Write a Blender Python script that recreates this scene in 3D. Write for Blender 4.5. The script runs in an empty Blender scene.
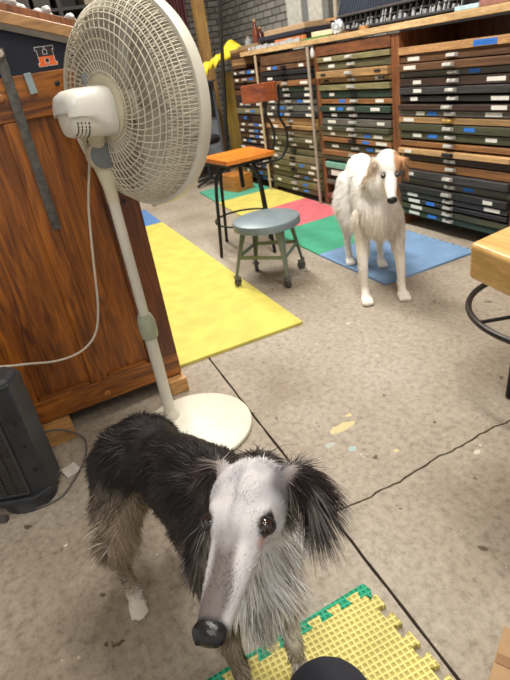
import bpy, math, random
import numpy as np
from mathutils import Vector, Matrix
random.seed(7); rng=np.random.default_rng(7)
sc=bpy.context.scene; COL=sc.collection
PI=math.pi
# ------------------------------------------------------------------ materials
def s2l(c): return tuple(((v/12.92) if v<=.04045 else ((v+.055)/1.055)**2.4) for v in [x/255 for x in c])
def newmat(name):
    m=bpy.data.materials.new(name); m.use_nodes=True
    nt=m.node_tree; b=nt.nodes['Principled BSDF']; return m,nt,b
def N(nt,t,**k):
    n=nt.nodes.new(t)
    for a,v in k.items():
        if a in n.inputs: n.inputs[a].default_value=v
        else: setattr(n,a,v)
    return n
def ramp(nt,fac,stops):
    r=nt.nodes.new('ShaderNodeValToRGB'); e=r.color_ramp.elements
    while len(e)<len(stops): e.new(.5)
    for i,(p,c) in enumerate(stops): e[i].position=p; e[i].color=(*c,1)
    nt.links.new(fac,r.inputs[0]); return r.outputs[0]
def coords(nt,scale=(1,1,1),kind='Object',rot=(0,0,0)):
    t=nt.nodes.new('ShaderNodeTexCoord'); m=nt.nodes.new('ShaderNodeMapping')
    m.inputs['Scale'].default_value=scale; m.inputs['Rotation'].default_value=rot
    nt.links.new(t.outputs[kind],m.inputs[0]); return m.outputs[0]
def bump(nt,b,h,strength=.3,dist=.002):
    n=nt.nodes.new('ShaderNodeBump'); n.inputs['Strength'].default_value=strength; n.inputs['Distance'].default_value=dist
    nt.links.new(h,n.inputs['Height']); nt.links.new(n.outputs[0],b.inputs['Normal'])
def plain(name,rgb,rough=.5,metal=0,var=.15,scale=30,spec=.5,bmp=0):
    m,nt,b=newmat(name); c=s2l(rgb)
    n=N(nt,'ShaderNodeTexNoise',Scale=scale,Detail=4.0); nt.links.new(coords(nt),n.inputs['Vector'])
    o=ramp(nt,n.outputs['Fac'],[(.3,tuple(x*(1-var) for x in c)),(.7,tuple(min(1,x*(1+var)) for x in c))])
    nt.links.new(o,b.inputs['Base Color'])
    b.inputs['Roughness'].default_value=rough; b.inputs['Metallic'].default_value=metal
    b.inputs['Specular IOR Level'].default_value=spec
    if bmp: bump(nt,b,n.outputs['Fac'],bmp)
    return m
def wood(name,dark,light,scale=(14,14,1.2),rough=.45,wave=6,bm=.15,spec=.5):
    m,nt,b=newmat(name); d=s2l(dark); l=s2l(light)
    v=coords(nt,scale)
    n=N(nt,'ShaderNodeTexNoise',Scale=1.5,Detail=6.0,Roughness=.6); nt.links.new(v,n.inputs['Vector'])
    w=N(nt,'ShaderNodeTexNoise',Scale=wave,Detail=3.0,Distortion=1.5); nt.links.new(v,w.inputs['Vector'])
    mx=N(nt,'ShaderNodeMath',operation='ADD'); nt.links.new(n.outputs['Fac'],mx.inputs[0]); nt.links.new(w.outputs['Fac'],mx.inputs[1])
    h=N(nt,'ShaderNodeMath',operation='MULTIPLY'); nt.links.new(mx.outputs[0],h.inputs[0]); h.inputs[1].default_value=.5
    mid=tuple((a+c)/2 for a,c in zip(d,l))
    o=ramp(nt,h.outputs[0],[(.36,d),(.5,mid),(.62,l)])
    nt.links.new(o,b.inputs['Base Color']); b.inputs['Roughness'].default_value=rough
    b.inputs['Specular IOR Level'].default_value=spec
    bump(nt,b,h.outputs[0],bm,.001); return m
def concrete():
    m,nt,b=newmat('concrete')
    v=coords(nt)
    n1=N(nt,'ShaderNodeTexNoise',Scale=1.6,Detail=6.0,Roughness=.6); nt.links.new(v,n1.inputs['Vector'])
    n2=N(nt,'ShaderNodeTexNoise',Scale=45.0,Detail=6.0,Roughness=.75); nt.links.new(v,n2.inputs['Vector'])
    c1=ramp(nt,n1.outputs['Fac'],[(.3,s2l((138,124,106))),(.5,s2l((163,152,136))),(.7,s2l((176,167,153)))])
    c2=ramp(nt,n2.outputs['Fac'],[(.28,(.42,.38,.33)),(.5,(.95,.95,.95)),(.72,(1.25,1.25,1.22))])
    mu=N(nt,'ShaderNodeMixRGB',blend_type='MULTIPLY',Fac=.85); nt.links.new(c1,mu.inputs[1]); nt.links.new(c2,mu.inputs[2])
    out=mu.outputs[0]
    def spots(scale,th,col,seed,vor=False):
        nonlocal out
        q=coords(nt); 
        mp=nt.nodes.new('ShaderNodeMapping'); mp.inputs['Location'].default_value=(seed,seed*.7,0); nt.links.new(q,mp.inputs[0])
        n=N(nt,'ShaderNodeTexNoise',Scale=scale,Detail=3.0,Roughness=.6); nt.links.new(mp.outputs[0],n.inputs['Vector'])
        f=ramp(nt,n.outputs['Fac'],[(th,(0,0,0)),(th+.035,(1,1,1))])
        x=N(nt,'ShaderNodeMixRGB'); nt.links.new(f,x.inputs[0]); nt.links.new(out,x.inputs[1]); x.inputs[2].default_value=(*s2l(col),1); out=x.outputs[0]
    spots(30,.70,(218,210,192),3.1)      # pale paint flecks and grit
    spots(14,.68,(92,78,62),9.7)         # brown dirt marks
    spots(70,.73,(60,52,44),5.3)
    spots(120,.72,(225,220,208),1.3)
    # two old drips of paint with a shape of their own
    for (px,py,r,col,sx) in ((-1.19,.735,.0135,(206,192,140),2.4),(-1.085,.70,.0075,(160,186,184),1.3),(-1.0,.80,.005,(204,190,140),1.2),(-1.14,.655,.008,(176,180,172),1.4),(-.86,.98,.006,(205,198,180),1.4),(-1.23,.79,.006,(206,192,140),1.5)):
        tc=nt.nodes.new('ShaderNodeTexCoord'); mp=nt.nodes.new('ShaderNodeMapping')
        mp.vector_type='TEXTURE'; mp.inputs['Location'].default_value=(px,py,0); mp.inputs['Scale'].default_value=(r,r*sx,1)
        nt.links.new(tc.outputs['Object'],mp.inputs[0])
        ln=N(nt,'ShaderNodeVectorMath',operation='LENGTH'); nt.links.new(mp.outputs[0],ln.inputs[0])
        nz=N(nt,'ShaderNodeTexNoise',Scale=60.0,Detail=3.0); nt.links.new(tc.outputs['Object'],nz.inputs['Vector'])
        ad=N(nt,'ShaderNodeMath',operation='MULTIPLY_ADD'); nt.links.new(nz.outputs['Fac'],ad.inputs[0]); ad.inputs[1].default_value=1.6; nt.links.new(ln.outputs['Value'],ad.inputs[2])
        f=ramp(nt,ad.outputs[0],[(.0,(.85,.85,.85)),(1.0,(0,0,0))]); 
        e=f.node.color_ramp.elements; e[0].position=.96; e[1].position=1.0
        sc_=N(nt,'ShaderNodeMath',operation='MULTIPLY'); nt.links.new(ad.outputs[0],sc_.inputs[0]); sc_.inputs[1].default_value=.44
        nt.links.new(sc_.outputs[0],f.node.inputs[0])
        x=N(nt,'ShaderNodeMixRGB'); nt.links.new(f,x.inputs[0]); nt.links.new(out,x.inputs[1]); x.inputs[2].default_value=(*s2l(col),1); out=x.outputs[0]
    nt.links.new(out,b.inputs['Base Color']); b.inputs['Roughness'].default_value=.62
    b.inputs['Specular IOR Level'].default_value=.35
    bump(nt,b,n2.outputs['Fac'],.35,.003); return m
def brick():
    m,nt,b=newmat('painted_brick')
    v=coords(nt,(1,1,1),'Object',(PI/2,0,PI/2))
    t=N(nt,'ShaderNodeTexBrick',Scale=1.0,**{'Mortar Size':.008,'Brick Width':.2,'Row Height':.07})
    t.inputs['Color1'].default_value=(*s2l((196,192,184)),1); t.inputs['Color2'].default_value=(*s2l((160,156,150)),1); t.inputs['Mortar'].default_value=(*s2l((92,88,84)),1)
    mp=N(nt,'ShaderNodeTexCoord'); sp=N(nt,'ShaderNodeSeparateXYZ'); cb=N(nt,'ShaderNodeCombineXYZ')
    nt.links.new(mp.outputs['Object'],sp.inputs[0])
    ad=N(nt,'ShaderNodeMath',operation='ADD'); nt.links.new(sp.outputs[0],ad.inputs[0]); nt.links.new(sp.outputs[1],ad.inputs[1])
    nt.links.new(ad.outputs[0],cb.inputs[0]); nt.links.new(sp.outputs[2],cb.inputs[1]); nt.links.new(cb.outputs[0],t.inputs['Vector'])
    nt.links.new(t.outputs['Color'],b.inputs['Base Color']); b.inputs['Roughness'].default_value=.85
    bump(nt,b,t.outputs['Fac'],-.6,.01); return m
def foam(name,rgb,grid=0,var=.07):
    m,nt,b=newmat(name); c=s2l(rgb)
    n=N(nt,'ShaderNodeTexNoise',Scale=9.0,Detail=5.0); nt.links.new(coords(nt),n.inputs['Vector'])
    o=ramp(nt,n.outputs['Fac'],[(.35,tuple(x*(1-var*1.5) for x in c)),(.65,tuple(min(1,x*(1+var)) for x in c))])
    b.inputs['Roughness'].default_value=.6; b.inputs['Specular IOR Level'].default_value=.3
    if grid:
        tc=coords(nt,(1,1,1),'Object',(0,0,.06))
        sp=N(nt,'ShaderNodeSeparateXYZ'); nt.links.new(tc,sp.inputs[0]); outs=[]
        for i in (0,1):
            k=N(nt,'ShaderNodeMath',operation='MULTIPLY'); nt.links.new(sp.outputs[i],k.inputs[0]); k.inputs[1].default_value=2*PI/grid
            s=N(nt,'ShaderNodeMath',operation='SINE'); nt.links.new(k.outputs[0],s.inputs[0]); outs.append(s.outputs[0])
        mx=N(nt,'ShaderNodeMath',operation='MAXIMUM'); nt.links.new(outs[0],mx.inputs[0]); nt.links.new(outs[1],mx.inputs[1])
        g=ramp(nt,mx.outputs[0],[(.0,(.70,.66,.55)),(.55,(1,1,1))])
        mu=N(nt,'ShaderNodeMixRGB',blend_type='MULTIPLY',Fac=1.0); nt.links.new(o,mu.inputs[1]); nt.links.new(g,mu.inputs[2]); o=mu.outputs[0]
        bump(nt,b,mx.outputs[0],.8,.003)
    else: bump(nt,b,n.outputs['Fac'],.3,.002)
    nt.links.new(o,b.inputs['Base Color']); return m
def vcol(name,rough=.55,spec=.3,sheen=0):
    m,nt,b=newmat(name)
    a=N(nt,'ShaderNodeAttribute',attribute_name='Col'); nt.links.new(a.outputs['Color'],b.inputs['Base Color'])
    b.inputs['Roughness'].default_value=rough; b.inputs['Specular IOR Level'].default_value=spec
    return m
MT={}
def M(name,*a,**k):
    if name not in MT: MT[name]=plain(name,*a,**k)
    return MT[name]
# ------------------------------------------------------------------ mesh building
class MB:
    def __init__(s): s.v=[]; s.f=[]
    def add(s,vs,fs):
        n=len(s.v); s.v+= [tuple(v) for v in vs]; s.f+=[tuple(i+n for i in f) for f in fs]; return s
    def box(s,lo,hi,rot=None,ctr=None):
        x0,y0,z0=lo; x1,y1,z1=hi
        vs=[Vector(p) for p in ((x0,y0,z0),(x1,y0,z0),(x1,y1,z0),(x0,y1,z0),(x0,y0,z1),(x1,y0,z1),(x1,y1,z1),(x0,y1,z1))]
        if rot is not None:
            c=Vector(ctr) if ctr is not None else (Vector(lo)+Vector(hi))/2
            vs=[rot@(v-c)+c for v in vs]
        return s.add(vs,[(0,3,2,1),(4,5,6,7),(0,1,5,4),(1,2,6,5),(2,3,7,6),(3,0,4,7)])
    def prism(s,poly,z0,z1,tf=None):
        n=len(poly); vs=[Vector((p[0],p[1],z0)) for p in poly]+[Vector((p[0],p[1],z1)) for p in poly]
        if tf: vs=[tf@v for v in vs]
        return s.add(vs,[tuple(range(n-1,-1,-1)),tuple(range(n,2*n))]+[(i,(i+1)%n,n+(i+1)%n,n+i) for i in range(n)])
    def tube(s,path,r,n=8,closed=False,cap=True):
        P=[Vector(p) for p in path]; m=len(P); R=r if isinstance(r,(list,tuple)) else [r]*m
        up=None; vs=[]
        for i in range(m):
            a=P[i-1] if (i>0 or closed) else P[i]; b=P[(i+1)%m] if (i<m-1 or closed) else P[i]
            t=(b-a).normalized()
            if up is None:
                up=Vector((0,0,1)) if abs(t.z)<.9 else Vector((1,0,0))
            u=(up-t*up.dot(t)).normalized(); w=t.cross(u); up=u
            for k in range(n):
                an=2*PI*k/n; vs.append(P[i]+(u*math.cos(an)+w*math.sin(an))*R[i])
        fs=[]
        for i in range(m if closed else m-1):
            j=(i+1)%m
            for k in range(n): fs.append((i*n+k,i*n+(k+1)%n,j*n+(k+1)%n,j*n+k))
        if cap and not closed: fs+= [tuple(range(n-1,-1,-1)),tuple(range((m-1)*n,m*n))]
        return s.add(vs,fs)
    def cyl(s,p0,p1,r0,r1=None,n=20): return s.tube([p0,p1],[r0,r0 if r1 is None else r1],n)
    def lathe(s,prof,o,ax=(0,0,1),n=32,ang=0):
        ax=Vector(ax).normalized(); u=ax.orthogonal().normalized(); w=ax.cross(u); o=Vector(o)
        vs=[]; m=len(prof)
        for r,h in prof:
            for k in range(n):
                an=2*PI*k/n+ang; vs.append(o+ax*h+(u*math.cos(an)+w*math.sin(an))*r)
        fs=[(i*n+k,i*n+(k+1)%n,(i+1)*n+(k+1)%n,(i+1)*n+k) for i in range(m-1) for k in range(n)]
        if prof[0][0]>1e-6: fs.append(tuple(range(n-1,-1,-1)))
        if prof[-1][0]>1e-6: fs.append(tuple(range((m-1)*n,m*n)))
        return s.add(vs,fs)
    def ell(s,c,B,n=16,m=10):
        # B: 3x3 list of axis vectors (scaled)
        c=np.array(c,float); B=np.array(B,float); vs=[]; fs=[]
        for i in range(m+1):
            th=PI*i/m
            for k in range(n):
                ph=2*PI*k/n
                q=np.array((math.sin(th)*math.cos(ph),math.sin(th)*math.sin(ph),math.cos(th)))
                vs.append(tuple(c+q@B))
        for i in range(m):
            for k in range(n): fs.append((i*n+k,(i+1)*n+k,(i+1)*n+(k+1)%n,i*n+(k+1)%n))
        return s.add(vs,fs)
    def build(s,name,mat,parent=None,bevel=0,smooth=False,seg=2,root=None,weld=False):
        me=bpy.data.meshes.new(name)
        off=root if root is not None else (ROOT(parent) if parent else None)
        if off is None:
            a=np.array(s.v); off=Vector(((a[:,0].min()+a[:,0].max())/2,(a[:,1].min()+a[:,1].max())/2,a[:,2].min()))
            loc=off
        else: loc=None
        me.from_pydata([tuple(Vector(v)-off) for v in s.v],[],s.f); me.validate()
        o=bpy.data.objects.new(name,me); COL.objects.link(o)
        if parent: o.parent=parent
        elif loc is not None: o.location=loc
        if mat: me.materials.append(mat)
        if weld:
            import bmesh
            b=bmesh.new(); b.from_mesh(me); bmesh.ops.remove_doubles(b,verts=b.verts,dist=1e-5); bmesh.ops.recalc_face_normals(b,faces=b.faces); b.to_mesh(me); b.free()
        if smooth:
            for p in me.polygons: p.use_smooth=True
            try: me.set_sharp_from_angle(angle=math.radians(40))
            except Exception: pass
        if bevel:
            md=o.modifiers.new('bevel','BEVEL'); md.width=bevel; md.segments=seg; md.limit_method='ANGLE'; md.angle_limit=.6
        return o
def ROOT(o):
    while o.parent: o=o.parent
    return o.location
def tag(o,label,cat=None,group=None,kind=None):
    if label: o['label']=label
    if cat: o['category']=cat
    if group: o['group']=group
    if kind: o['kind']=kind
    return o
def thing(name,label,cat,loc,group=None):
    o=bpy.data.objects.new(name,None); COL.objects.link(o); o.location=Vector(loc); o.empty_display_size=.1
    return tag(o,label,cat,group)
def struct(o): o['kind']='structure'; return o
def rz(a): return Matrix.Rotation(a,3,'Z')
def bez(pts,n=8):
    # catmull-rom through pts
    P=[Vector(p) for p in pts]; P=[P[0]*2-P[1]]+P+[P[-1]*2-P[-2]]; out=[]
    for i in range(1,len(P)-2):
        for k in range(n):
            t=k/n; a,b,c,d=P[i-1:i+3]
            out.append(.5*((2*b)+(c-a)*t+(2*a-5*b+4*c-d)*t*t+(3*b-a-3*c+d)*t**3))
    out.append(P[-2]); return out
# ------------------------------------------------------------------ camera
cam=bpy.data.cameras.new('camera'); co=bpy.data.objects.new('camera',cam); COL.objects.link(co)
R=Matrix(((.4422,-.3649,.8193),(.8850,.3256,-.3327),(-.1454,.8722,.4670)))
co.matrix_world=Matrix.Translation((0,0,1.1))@R.to_4x4()
cam.sensor_fit='VERTICAL'; cam.sensor_height=24; cam.lens=530/680*24; cam.clip_start=.02
cam.dof.use_dof=True; cam.dof.focus_distance=.8; cam.dof.aperture_fstop=18.7/2.2
sc.camera=co
# ------------------------------------------------------------------ room
conc=concrete()
def l1(x): return .555+(x+1.9)*(.473-.555)/1.46
def jag(pts,a,seed):
    r=random.Random(seed); return [(x+r.uniform(-a,a),y+r.uniform(-a,a)) for x,y in pts]
xs=[-8+i*.05 for i in range(int(10/.05)+1)]
up=jag([(x,l1(x)+.004) for x in xs],.0012,1); dn=jag([(x,l1(x)-.004) for x in xs],.0012,2)
k=min(range(len(xs)),key=lambda i:abs(xs[i]+.90)); 
ys=[l1(-.9)+.006+i*.02 for i in range(1,130)]
r=random.Random(5); off=0; cr=[]
for y in ys:
    off=off*.9+r.uniform(-.0045,.0045); cr.append((-.905+off,y))
fl=MB()
lower=[(-8,-3)]+[(2,-3)]+dn[::-1]
fl.prism(lower,-.03,0)
left=up[:k]+[(cr[0][0]-.003,up[k][1])]+[(x-.003-.0012*(i%3==0),y) for i,(x,y) in enumerate(cr)]+[(-.9,4.2),(-8,4.2)]
fl.prism(left,-.03,0)
right=[(cr[0][0]+.003,up[k][1])]+up[k+1:]+[(2,4.2),(-.89,4.2)]+[(x+.003,y) for x,y in cr[::-1]]
fl.prism(right,-.03,0)
o=fl.build('floor',conc,root=Vector((0,0,0))); struct(o)
o=MB().box((-8,-3,-.06),(2,4.2,-.011)).build('floor',M('crack_dirt',(66,56,46),.9),root=Vector((0,0,0))); struct(o); o.name='floor_joint_fill'
br=brick()
struct(MB().box((-8.1,-3,0),(-7.6,4.2,2.9)).build('wall_left',br,root=Vector((0,0,0))))
struct(MB().box((-7.6,3.35,0),(2,3.5,2.9)).build('wall_back',br,root=Vector((0,0,0))))
struct(MB().box((-8.1,-3,2.9),(2,4.2,3.0)).build('ceiling',M('ceiling_paint',(205,198,186),.9),root=Vector((0,0,0))))
# ------------------------------------------------------------------ lights
def area(x,y,z,sx,sy,e,col=(1,.955,.89),rot=(0,0,0)):
    l=bpy.data.lights.new('ceiling_tube','AREA'); l.shape='RECTANGLE'; l.size=sx; l.size_y=sy; l.energy=e; l.color=col
    o=bpy.data.objects.new('ceiling_tube',l); COL.objects.link(o); o.location=(x,y,z); o.rotation_euler=rot; return o
area(-1.15,1.05,2.8,1.3,.22,48)
area(-2.9,1.15,2.8,1.3,.22,62)
area(-4.9,1.4,2.8,1.3,.22,58)
area(.45,-.1,2.5,1.2,.3,17)
w=bpy.data.worlds.new('world'); sc.world=w; w.use_nodes=True
w.node_tree.nodes['Background'].inputs[0].default_value=(1,.965,.92,1); w.node_tree.nodes['Background'].inputs[1].default_value=.62
# ------------------------------------------------------------------ foam mats
def edge(p,q,amp,pitch,phase=0):
    p=Vector((*p,0)); q=Vector((*q,0)); d=q-p; L=d.length; d.normalize(); n=Vector((-d.y,d.x,0))
    if amp==0: return [tuple(p[:2])]
    k=max(1,round(L/pitch)); s=L/k; out=[tuple(p[:2])]
    for i in range(k):
        b=i*s
        for t,h in ((.30,0),(.18,1),(.82,1),(.70,0)):
            v=p+d*(b+t*s)+n*h*amp; out.append((v.x,v.y))
    return out
def mat_tile(name,label,rgb,c0,c1,c2,c3,amps,group=None,pitch=.05,grid=0,th=.012,m=None,z0=0,dirs=(1,1,1,1)):
    cs=[c0,c1,c2,c3]; poly=[]
    for i in range(4):
        a,b=cs[i],cs[(i+1)%4]
        if dirs[i]==1: poly+=edge(a,b,-amps[i],pitch)   # teeth outward (ccw -> outward is right)
        else:
            e=edge(b,a,-amps[i],pitch); e=e[::-1]; poly+=[a]+e[:-1]
    o=MB().prism(poly,z0,z0+th).build(name,m or foam(name+label[:12],rgb,grid),bevel=.0012,seg=1)
    return tag(o,label,'foam mat',group)
G='row of coloured foam floor tiles in front of the drawer cabinets'
fr=[(-5.06,1.73),(-4.46,1.675),(-3.84,1.625),(-3.225,1.59),(-2.615,1.56),(-1.99,1.555)]
bkp=[(-5.10,2.238),(-4.48,2.236),(-3.86,2.225),(-3.235,2.195),(-2.615,2.165),(-1.99,2.155)]
cols=[('green foam floor tile farthest back beside the bar stool',(84,164,136)),('yellow foam floor tile behind the stools between green and pink tiles',(212,198,100)),('pink foam floor tile between the yellow and green tiles',(210,108,116)),('green foam floor tile between the pink and the blue tiles',(72,160,126)),('blue foam floor tile under the white dog, by the drawers',(122,154,190))]
for i in range(5):
    g=.0012
    mat_tile('foam_mat',cols[i][0],cols[i][1],(fr[i][0]+g,fr[i][1]),(fr[i+1][0]-g,fr[i+1][1]),(bkp[i+1][0]-g,bkp[i+1][1]),(bkp[i][0]+g,bkp[i][1]),(0,0,.012 if i==4 else 0,0),G)
mat_tile('foam_mat','long yellow foam mat beside the wooden cabinet under the grey stool',(208,196,94),(-4.28,.42),(-1.925,.40),(-1.915,1.025),(-4.30,1.10),(0,0,0,0),th=.014)
mat_tile('foam_mat','blue foam mat at the far end of the long yellow mat',(92,130,182),(-4.9,.44),(-4.285,.42),(-4.305,1.10),(-4.9,1.12),(0,0,0,0))
# near mat: yellow tile with green border strip
nm=thing('foam_mat','yellow waffle textured foam mat with green edging under the dark dog','foam mat',(-.35,.15,0))
A=(-.640,-.14); B=(-.015,-.13); C_=(-.030,.455); D=(-.653,.428)
yel=foam('near_yellow',(236,224,140),grid=.0125)
poly=edge(A,B,0,.05)+edge(B,C_,0,.05)
e=edge(D,C_,.020,.052); poly+=e[::-1] if False else [tuple(C_)]+[q for q in e[::-1]]
te=edge(A,D,.018,.052)   # teeth to the left (-x) side
poly2=poly+te[::-1][:-1]
MB().prism(poly2,0,.013).build('yellow_panel',yel,nm)
outer=[(A[0]-.027,A[1]),A]+te[1:]+[D,(D[0]+.012,D[1]+.006),(D[0]-.004,D[1]+.018),(D[0]-.027,D[1]+.012)]
MB().prism([(x-.0008,y) for x,y in outer],0,.0128).build('green_border',foam('near_green',(52,178,138),grid=.0125),nm)
# ------------------------------------------------------------------ drawer cabinets
WH=M('label_paper',(224,222,212),.7,var=.05); BL=M('blue_tape',(48,118,206),.6,var=.1); PULL=M('drawer_pull',(190,187,180),.35,.4,var=.3); PULLD=M('drawer_pull_black',(38,38,42),.35,.4)
BRS=M('brass_pull',(190,158,88),.35,.8)
INK=M('ink',(30,40,80),.7)
dm={}
def dmat(rgb):
    if rgb not in dm: dm[rgb]=wood('drawer_%d_%d_%d'%rgb,tuple(int(c*.66) for c in rgb),tuple(min(255,int(c*1.12)) for c in rgb),(1.5,14,30),.55,4,.1)
    return dm[rgb]
olive=(104,100,70); olived=(74,74,52); tan=(168,132,86); brn=(104,72,46); dbrn=(66,46,36); gry=(98,94,86); dgry=(62,60,60); blk=(40,38,38); org=(146,100,60); dgrn=(46,66,52); khk=(128,118,88); ltan=(198,158,108); lol=(136,128,88); gteal=(96,150,134)
U4=[brn,brn,gry,dbrn,dgry,blk,dbrn,gry,tan,olived,olived,org,ltan,dbrn,org,dgry,gry,blk,dgry,blk,olived,dgrn]
U3=[lol,olive,tan,tan,lol,dgrn,org,dgrn,dgry,gry,olived,khk,org,olived,org,olived]
U2=[brn,blk,blk,org,dgrn,blk,gry,gry,dgry,tan,tan,khk,olive,olive,olive,khk,olive,olive,olive,olive,olived]
U1=[dbrn,brn,dbrn,brn,dbrn,dbrn,khk,dbrn,brn,dbrn,brn,dbrn,dbrn,brn,dbrn,brn,olived,dbrn]
YF=2.25
def cabinet(label,x0,x1,ztop,seq,pitch,frame,fw,seed,extra=None,pull=PULL,tapes=.3,rail=None):
    r=random.Random(seed); t=thing('type_cabinet',label,'cabinet',((x0+x1)/2,YF+.2,0))
    f=MB()
    f.box((x0,YF-.005,0),(x0+fw,YF+.45,ztop)).box((x1-fw,YF-.005,0),(x1,YF+.45,ztop))
    f.box((x0+fw,YF+.43,0),(x1-fw,YF+.45,ztop))
    f.build('frame',frame,t,bevel=.002)
    if rail: MB().box((x0+fw,YF-.012,rail[0]),(x1-fw,YF+.01,rail[1])).build('top_rail',rail[2],t,bevel=.002)
    z=(rail[0]-.005) if rail else ztop-.01
    a,b=x0+fw+.004,x1-fw-.004; mid=(a+b)/2; W=b-a
    hs_=[r.choice((.84,.95,1.0,1.1,1.22)) for _ in seq]; kk=len(seq)/sum(hs_); P_=pitch
    for i,c in enumerate(seq):
        pitch=P_*hs_[i]*kk; h=pitch-.005-(.005 if r.random()<.3 else 0); pr=r.uniform(0,.034); z1=z-.002; z0=z1-h; y0=YF-pr
        d=MB().box((a,y0,z0),(b,y0+.38,z1-r.uniform(0,.004))).build('drawer',dmat(c),t,bevel=.0015,seg=1)
        hx=mid+r.uniform(-.012,.012); hz=z0+h*.5; pm=pull if r.random()<.72 else PULLD
        if extra and i in extra.get('brass',()): pm=BRS
        if not (extra and i in extra.get('nopull',())):
            w_=.036
            # cup pull: hooded wedge on a back plate
            MB().add([(hx-w_,y0-.001,hz-.011),(hx+w_,y0-.001,hz-.011),(hx+w_,y0-.001,hz+.011),(hx-w_,y0-.001,hz+.011),(hx-w_*.8,y0-.024,hz-.004),(hx+w_*.8,y0-.024,hz-.004),(hx+w_*.85,y0-.018,hz+.010),(hx-w_*.85,y0-.018,hz+.010)],
              [(0,1,5,4),(1,2,6,5),(2,3,7,6),(3,0,4,7),(4,5,6,7),(3,2,1,0)]).build('handle',pm,d,bevel=.0015)
        def lab(cx,w2,m,nm='label'):
            MB().box((cx-w2,y0-.0015,hz-.0095),(cx+w2,y0-.0004,hz+.0095)).build(nm,m,d)
        if extra and i in extra.get('marks',()):
            for sx in (-1,1): 
                mk=MB()
                for q in range(3): mk.cyl((mid+sx*W*.38+q*.02-.02,y0,hz),(mid+sx*W*.38+q*.02-.02,y0-.006,hz),.009,.006,8)
                mk.build('pull_bolt',PULLD,d)
        elif r.random()<.75: lab(a+W*r.uniform(.1,.22),r.uniform(.025,.05),WH)
        if r.random()<tapes: lab(mid+W*r.choice((-.17,.17,.2)),.036,BL,'tape')
        if r.random()<.5: lab(mid+W*r.uniform(.31,.4),r.uniform(.03,.055),WH)
        z-=pitch
    return t
red=wood('divider_wood',(92,56,34),(150,92,54),(20,20,2))
tanw=wood('rail_wood',(140,100,62),(200,154,104),(3,20,20))
strip=M('pale_steel',(176,164,150),.45,.3)
c4=cabinet('tall rack of flat type case drawers at the right behind the white dog',-2.72,-1.83,1.10,U4,.0408,red,.035,4,{'brass':(8,),},rail=(.985,1.022,tanw))
# big blue tape with handwriting on the rail
bt=MB().box((-2.14,YF-.0140,.990),(-2.0,YF-.0125,1.016)).build('tape',BL,c4)
ik=MB(); r=random.Random(3)
for q in range(9):
    x=-2.13+q*.0135; a=r.uniform(-.6,.6)
    ik.tube([(x,YF-.0146,.996),(x+.006*math.sin(a)+.003,YF-.0146,1.003),(x+.002,YF-.0146,1.010)],.0009,4)
ik.build('handwriting',INK,bt)
cabinet('rack of olive and tan drawers left of the white dog, with a reddish top rail',-3.57,-2.722,1.10,U3,.0425,red,.032,3,{'marks':(2,3)},tapes=.45,rail=(1.035,1.095,wood('top_rail_red',(84,50,32),(138,86,52),(3,20,20))))
cabinet('rack of olive and black type case drawers behind the round grey stool',-4.41,-3.572,1.10,U2,.046,wood('rack_brown',(80,56,38),(126,92,60),(20,20,2)),.02,2,tapes=.35,rail=(1.02,1.09,wood('top_rail_brown',(74,52,36),(122,88,58),(3,20,20))))
cabinet('dark brown drawer cabinet with blue tape at the far left of the drawer wall',-5.02,-4.415,1.02,U1,.053,wood('far_frame',(52,36,28),(84,60,44),(20,20,2)),.03,1,tapes=.95)
o=MB().cyl((-3.585,YF-.052,.0),(-3.585,YF-.052,1.105),.011,n=12).build('steel_upright',strip,smooth=True); tag(o,'pale steel upright bar between the second and third drawer racks','post')
o=MB().cyl((-4.425,YF-.052,.0),(-4.40,YF-.052,1.105),.010,n=12).build('steel_upright',M('cream_post',(190,170,136),.5),smooth=True); tag(o,'cream upright bar behind the bar stool backrest','post')
# teal and white boxes in lower opening of unit 3
o=MB().box((-3.50,2.215,.300),(-3.05,2.5,.340)).build('case_lid',M('teal_paint',(118,170,152),.6),bevel=.003); tag(o,'pale teal flat case sticking out of the rack left of the white dog','case')
o=MB().box((-3.50,2.23,.235),(-3.05,2.5,.2985)).build('paper_tray',M('tray_dark',(58,60,56),.6),bevel=.003); tag(o,'dark tray below the teal case, holding a white slip','tray')
o=MB().box((-3.44,2.224,.245),(-3.28,2.229,.285)).build('paper_slip',WH); tag(o,'white paper slip on the dark tray under the teal case','paper')
for (z,lb,cc) in ((.205,'grey shallow case below the dark tray in the open rack','gry'),(.10,'reddish case lowest in the open rack left of the white dog','r')):
    o=MB().box((-3.52,2.225,z-.03),(-2.77,2.6,z)).build('type_case',dmat(gry) if cc=='gry' else dmat((120,70,56)),bevel=.002); tag(o,lb,'case')
# worktop
o=MB().box((-4.74,2.225,1.112),(-1.2,2.94,1.146)).build('worktop',wood('pale_ply',(176,140,94),(226,194,144),(2,14,14),.5),bevel=.002); tag(o,'long pale wooden worktop lying over the drawer racks','worktop')
o=MB()
o.box((-1.83,2.25,0),(-1.2,2.7,1.105)); o=o.build('type_cabinet',red); tag(o,'plain dark wooden cabinet beyond the right frame edge under the worktop','cabinet')
t=thing('glass_knob','small clear glass drop hanging below the worktop at the steel upright','glass knob',(-3.54,2.2,1.03))
MB().lathe([(.0,-.03),(.012,-.022),(.016,0),(.009,.025),(.0,.035)],(-3.54,2.21,1.06),n=14).build('drop',M('cloudy_glass',(206,210,208),.15,var=.05),t,smooth=True)
MB().cyl((-3.54,2.213,1.09),(-3.54,2.213,1.112),.002,n=6).build('hook',PULL,t)
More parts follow.
